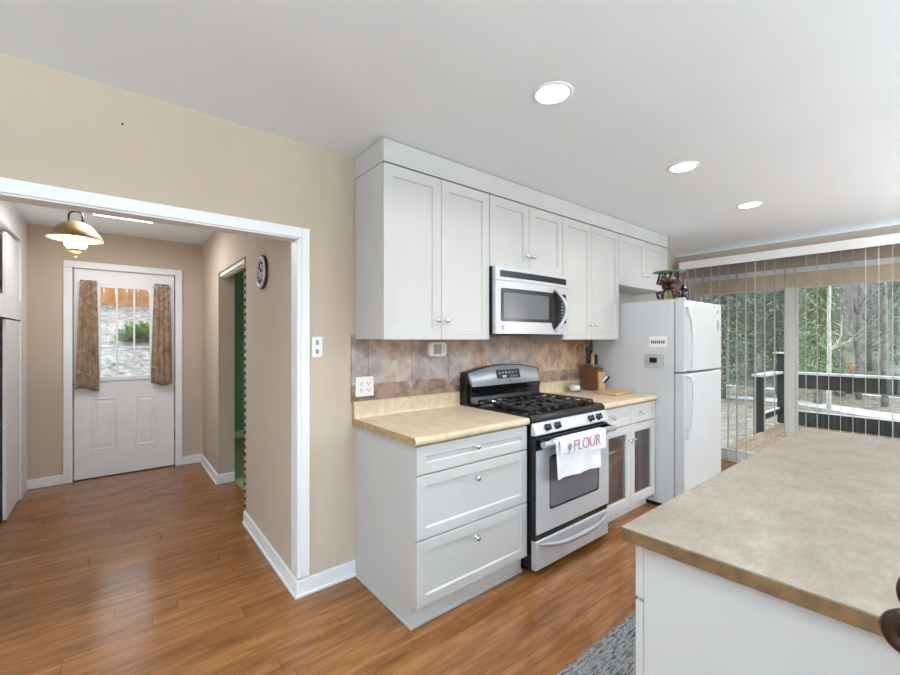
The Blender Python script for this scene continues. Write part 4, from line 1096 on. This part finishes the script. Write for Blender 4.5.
# ---------------------------------------------------------------- outside, east: deck, railing, woods
def dirv(u):
    q = (u - CX) / FPX; s, c = math.sin(R(PSI)), math.cos(R(PSI)); return s + q * c, c - q * s
def at(u, t): dx, dy = dirv(u); return dx * t, -CAMD + dy * t
def terrain(x0, x1, y0, y1, nx, ny, fz):
    tt = bmesh.new(); g = [[tt.verts.new((x0 + (x1 - x0) * i / nx, y0 + (y1 - y0) * j / ny, fz(x0 + (x1 - x0) * i / nx, y0 + (y1 - y0) * j / ny))) for i in range(nx + 1)] for j in range(ny + 1)]
    for j in range(ny):
        for i in range(nx): f = tt.faces.new((g[j][i], g[j][i + 1], g[j + 1][i + 1], g[j + 1][i])); f.smooth = True
    bm = bmesh.new(); merge(bm, tt); return bm
def gz(x, y):
    z = -.75 + .12 * noise.noise((x * .35, y * .35, 0)) + .05 * noise.noise((x * 1.3, y * 1.3, 3))
    if x > 20: z += (x - 20) * .12 + (x - 20) ** 2 * .0035
    return z
struct('ground_yard', terrain(5.53, 21, -40, 30, 40, 90, gz), 'yard')
struct('ground_hill', terrain(21, 75, -70, 45, 60, 80, gz), 'hill')
o = None
bm = bmesh.new()
y = -5.9
while y < -.32:
    box(bm, 5.53, 8.9, y, min(y + .138, -.3), -.06, -.025, .003); y += .145
dk = struct('deck', bm, 'deck')
bm = bmesh.new(); box(bm, 5.53, 8.85, -5.9, -5.8, -.8, -.06); box(bm, 8.75, 8.85, -5.8, -.3, -.25, -.06); box(bm, 5.53, 8.75, -.4, -.3, -.25, -.06)
struct('joists', bm, 'deck', dk)
for k in range(4):
    bm = box(bmesh.new(), 8.7, 8.8, -5.7 + k * 1.75, -5.6 + k * 1.75, -1.0, -.25); struct('support', bm, 'deck', dk)
t = thing('deck_railing', 'dark stained wide-board deck railing with light cap rail', 'railing', (8.72, -3, -.025))
px, py = 8.72, -.32
for (x, y, zt_) in ((px, py, 1.13), (7.66, -.27, .80), (px, -2.2, .80), (px, -4.0, .80), (px, -5.8, .80)):
    obj('post', B(x - .06, x + .06, y - .06, y + .06, -.9 if x < 8 else -.024, zt_, .006), 'deckdark', t)
bm = box(bmesh.new(), 8.65, 8.70 - .001, -5.8, py - .07, .58, .80, .004); box(bm, 8.65, 8.699, -5.8, py - .07, -.02, .20, .004)
obj('board', bm, 'deckdark', t)
bm = box(bmesh.new(), 8.60, 8.80, -5.9, py - .072, .802, .838, .004); box(bm, 7.58, px - .072, -.35, -.19, .802, .838, .004); box(bm, px - .11, px + .11, py - .11, py + .11, 1.131, 1.155, .004)
obj('cap_rail', bm, 'caprail', t)
bm = box(bmesh.new(), 7.721, px - .062, -.305, -.255, .13, .22, .004)
obj('side_board', bm, 'deckdark', t)
bm = box(bmesh.new(), 8.652, 8.697, -5.78, py - .075, .2005, .214, .003); box(bm, 7.725, px - .065, -.303, -.257, .2205, .234, .003)
obj('snow_cap', bm, 'snow', t)

def needles(bm, base, h, r, n, droop=.35, tip=.06, start=.12, w=.10, ls=.2):
    for _ in range(n):
        q = start + (1 - start) * random.random() ** .85; zc = base[2] + h * q; rad = r * (1 - q) ** .75 + tip
        a = random.uniform(0, 2 * math.pi); ln = rad * random.uniform(.55, 1.05); r0 = ln * random.uniform(.1, .65)
        d_ = Vector((math.cos(a), math.sin(a), 0)); s_ = Vector((-d_.y, d_.x, 0)) * w * random.uniform(.6, 1.4) * (h / 6)
        sl_ = random.uniform(.5, 1.2) * ls * h / 7
        p0 = Vector((base[0], base[1], zc)) + d_ * ln * random.uniform(.25, 1) - Vector((0, 0, droop * ln * .8)); a2 = a + random.uniform(-.9, .9)
        p1 = p0 + Vector((math.cos(a2), math.sin(a2), random.uniform(-.9, .35))) * sl_
        tw = Vector((0, 0, random.uniform(-.5, .5) * w)); m_ = (p0 + p1) / 2
        v = [bm.verts.new(x) for x in (p0, m_ + s_ + tw, p1, m_ - s_ - tw)]
        bm.faces.new(v)
def conifer(u, t_, h, r, n, label, m='ever', group=None, w=.022):
    x, y = at(u, t_); z = gz(x, y)
    t = thing('evergreen_tree', label, 'tree', (x, y, z), group)
    obj('trunk', tube(bmesh.new(), [(x, y, z - .3), (x, y, z + h * .5), (x, y, z + h * .97)], [h * .018, h * .012, h * .003], 8), 'bark', t)
    bm = bmesh.new(); needles(bm, (x, y, z), h, r, n, w=w, ls=.16 if t_ < 25 else .3); obj('foliage', bm, m, t)
def bare(u, t_, h, r, label, m='bark', group=None, nb=14, lean=0, seed=0):
    rnd = random.Random(seed + int(u * 10)); x, y = at(u, t_); z = gz(x, y); bm = bmesh.new()
    pts = [Vector((x + lean * q * q + .12 * noise.noise((q * 3, u, 0)), y + .12 * noise.noise((q * 3, 5, u)), z - .2 + h * q)) for q in [k / 8 for k in range(9)]]
    tube(bm, pts, [r * (1 - .8 * k / 8) for k in range(9)], 8)
    for _ in range(nb):
        q = rnd.uniform(.18, .95); p = pts[int(q * 8)]; a = rnd.uniform(0, 2 * math.pi); ln = rnd.uniform(.5, 1.25) * (1.15 - q) * h / 7
        e1 = p + Vector((math.cos(a) * ln * .5, math.sin(a) * ln * .5, ln * .35)); e2 = e1 + Vector((math.cos(a + .4) * ln * .5, math.sin(a + .4) * ln * .5, ln * .55))
        tube(bm, [p, e1, e2], [r * .32 * (1.1 - q), r * .2 * (1.1 - q), r * .06], 5)
        for _k in range(2):
            b_ = a + rnd.uniform(-1.2, 1.2); e3 = e1 + Vector((math.cos(b_) * ln * .45, math.sin(b_) * ln * .45, ln * rnd.uniform(.1, .5))); tube(bm, [e1, e3], [r * .14, r * .04], 4)
    return tag(obj('bare_tree', bm, m, loc=(x, y, z)), label, 'tree', group)
G1 = 'evergreens beyond the deck'
conifer(722, 15, 7.5, 1.7, 14000, 'dark evergreen seen through the glass just beside the refrigerator', group=G1)
conifer(752, 19, 9, 2.0, 15000, 'dark evergreen seen over the near railing post', group=G1)
conifer(779, 15.5, 7.5, 1.3, 12000, 'dark evergreen beside the tall railing corner post and white meeting stile', group=G1)
conifer(818, 13, 6.2, 1.0, 12000, 'bright yellow-green evergreen just beyond the white stile', 'ever2', G1)
conifer(905, 16, 7.5, 1.6, 12000, 'dark evergreen at the photo edge beyond the deck railing', group=G1)
for k in range(7):
    conifer(686 + k * 42, (32.5, 38, 48)[k % 3], 10 + (k % 3) * 1.6, 2.0, 3200, 'distant evergreen in the woods beyond the deck', ['ever', 'ever2'][k % 4 == 2], 'distant evergreens', w=.06)
bare(829, 10.8, 8, .055, 'slim pale birch trunk beside the bright yellow-green evergreen', 'birch', nb=9)
bare(840, 15, 10, .17, 'thick grey bare trunk beside the pale birch', seed=3, nb=9)
bare(859, 14.4, 9, .09, 'slim grey bare tree behind the tan shrub', seed=5, nb=12)
bare(870, 18, 9, .10, 'leaning bare tree with long branches beyond the tan shrub', lean=.9, seed=8, nb=20)
bare(885, 13.2, 10, .09, 'grey bare tree between the leaning tree and the photo-edge evergreen', seed=11, nb=14)
n_ = 0
for t_ in (22, 25.5, 35, 42.5):
    st = 3.3 * 414 / t_; u_ = 702 + (t_ * 7 % st)
    while u_ < 945:
        bare(u_, t_ + (n_ * 37 % 10 - 5) * .12, 8 + (n_ * 13 % 5), .06 + .02 * (n_ % 4), 'slim bare tree in the woods beyond the deck', group='distant bare trees', nb=18, seed=n_); n_ += 1; u_ += st
def twigs(bm, c, r, n, w, up=.5):
    for _ in range(n):
        d_ = Vector((random.gauss(0, 1), random.gauss(0, 1), abs(random.gauss(0, 1)) * up + .1)).normalized()
        p1 = Vector(c) + Vector((d_.x * r[0], d_.y * r[1], d_.z * r[2])) * random.uniform(.5, 1); p0 = Vector(c) + (p1 - Vector(c)) * random.uniform(.2, .7)
        s_ = Vector((random.uniform(-1, 1), random.uniform(-1, 1), random.uniform(-.5, .5))) * w
        bm.faces.new([bm.verts.new(x) for x in (p0, (p0 + p1) / 2 + s_, p1, (p0 + p1) / 2 - s_)])
x, y = at(846, 15.5); z = gz(x, y)
bm = bmesh.new(); twigs(bm, (x, y, z - .1), (.62, .62, 1.45), 4200, .022)
tag(obj('shrub', bm, 'drygrass', loc=(x, y, z)), 'rounded tan shrub seen over the deck railing cap', 'shrub')
x, y = at(827, 18.2); z = gz(x, y)
bm = bmesh.new(); twigs(bm, (x, y, z - .1), (.55, .55, 1.5), 3000, .022)
tag(obj('shrub', bm, 'ever2', loc=(x, y, z)), 'yellow-green shrub beside the rounded tan shrub', 'shrub')

M['brush'] = mat('lilac_grey_twigs', (172, 166, 174), .9, var=.15, scale=2)
bm = bmesh.new()
for _ in range(5000):
    u_ = random.uniform(800, 950); t_ = random.uniform(27.9, 28.7); x, y = at(u_, t_); z = gz(x, y); z0 = z + random.uniform(0, 5.2) ** 1.0; ln = random.uniform(.4, 1.3)
    p0 = Vector((x, y, z0)); p1 = p0 + Vector((random.uniform(-.35, .35), random.uniform(-.35, .35), 1)) * ln; s_ = Vector((-.3, .95, 0)) * .011
    bm.faces.new([bm.verts.new(q) for q in (p0 - s_, p0 + s_, p1 + s_ * .3, p1 - s_ * .3)])
tag(obj('undergrowth', bm, 'brush'), 'lilac-grey bare brush filling the woods beyond the deck railing', 'brush', kind='stuff')
# snowy track across the yard
bm = bmesh.new()
tt = bmesh.new(); prev = None
for k in range(61):
    y = -45 + k * 1.3; xc = 17.3 + .5 * math.sin(k * .35); wd_ = max(.12, .45 + 1.1 * noise.noise((k * .45, 1, 1)))
    ab = [tt.verts.new((xc + wd_ * s_, y, gz(xc + wd_ * s_, y) + (.07 if abs(s_) < .9 else -.03))) for s_ in (-1, -.6, 0, .6, 1)]
    if prev:
        for i in range(4): f = tt.faces.new((prev[i], prev[i + 1], ab[i + 1], ab[i])); f.smooth = True
    prev = ab
merge(bm, tt)
struct('ground_snow_track', bm, 'snow')

# ---------------------------------------------------------------- outside, north: stony slope and fence seen through the front door
def rz(x, y): return max(-.1, (y - 4.6) * .42) + .1 * noise.noise((x * 1.5, y * 1.5, 7)) - .12
struct('ground_front_slope', terrain(-8, 8, YD + .14, 11, 60, 50, rz), 'rock')
struct('porch_slab', B(-1.2, 1.6, YD + .14, YD + 1.3, -.12, -.02, .01), 'deck')
t = thing('board_fence', 'orange cedar board fence on the slope seen through the front door window', 'fence', (0, 9.6, 1.9))
for k in range(26):
    x = -2.6 + k * .2; bm = box(bmesh.new(), x + .003, x + .194, 9.6, 9.625, 2.12, 2.75 + .01 * (k % 3), .003); obj('board', bm, 'fencewood', t)
bm = box(bmesh.new(), -2.6, 2.6, 9.63, 9.67, 2.12, 2.2); box(bm, -2.6, 2.6, 9.63, 9.67, 2.6, 2.68)
for k in range(4): box(bm, -2.55 + k * 1.65, -2.45 + k * 1.65, 9.67, 9.77, 1.7, 2.72)
obj('rail', bm, 'bark', t)
bm = bmesh.new(); twigs(bm, (.42, 8.1, rz(.42, 8.1) - .02), (.5, .4, .45), 1400, .035)
tag(obj('bush', bm, 'leaf', loc=(.42, 8.1, rz(.42, 8.1))), 'small green bush on the slope seen through the front door window', 'bush')
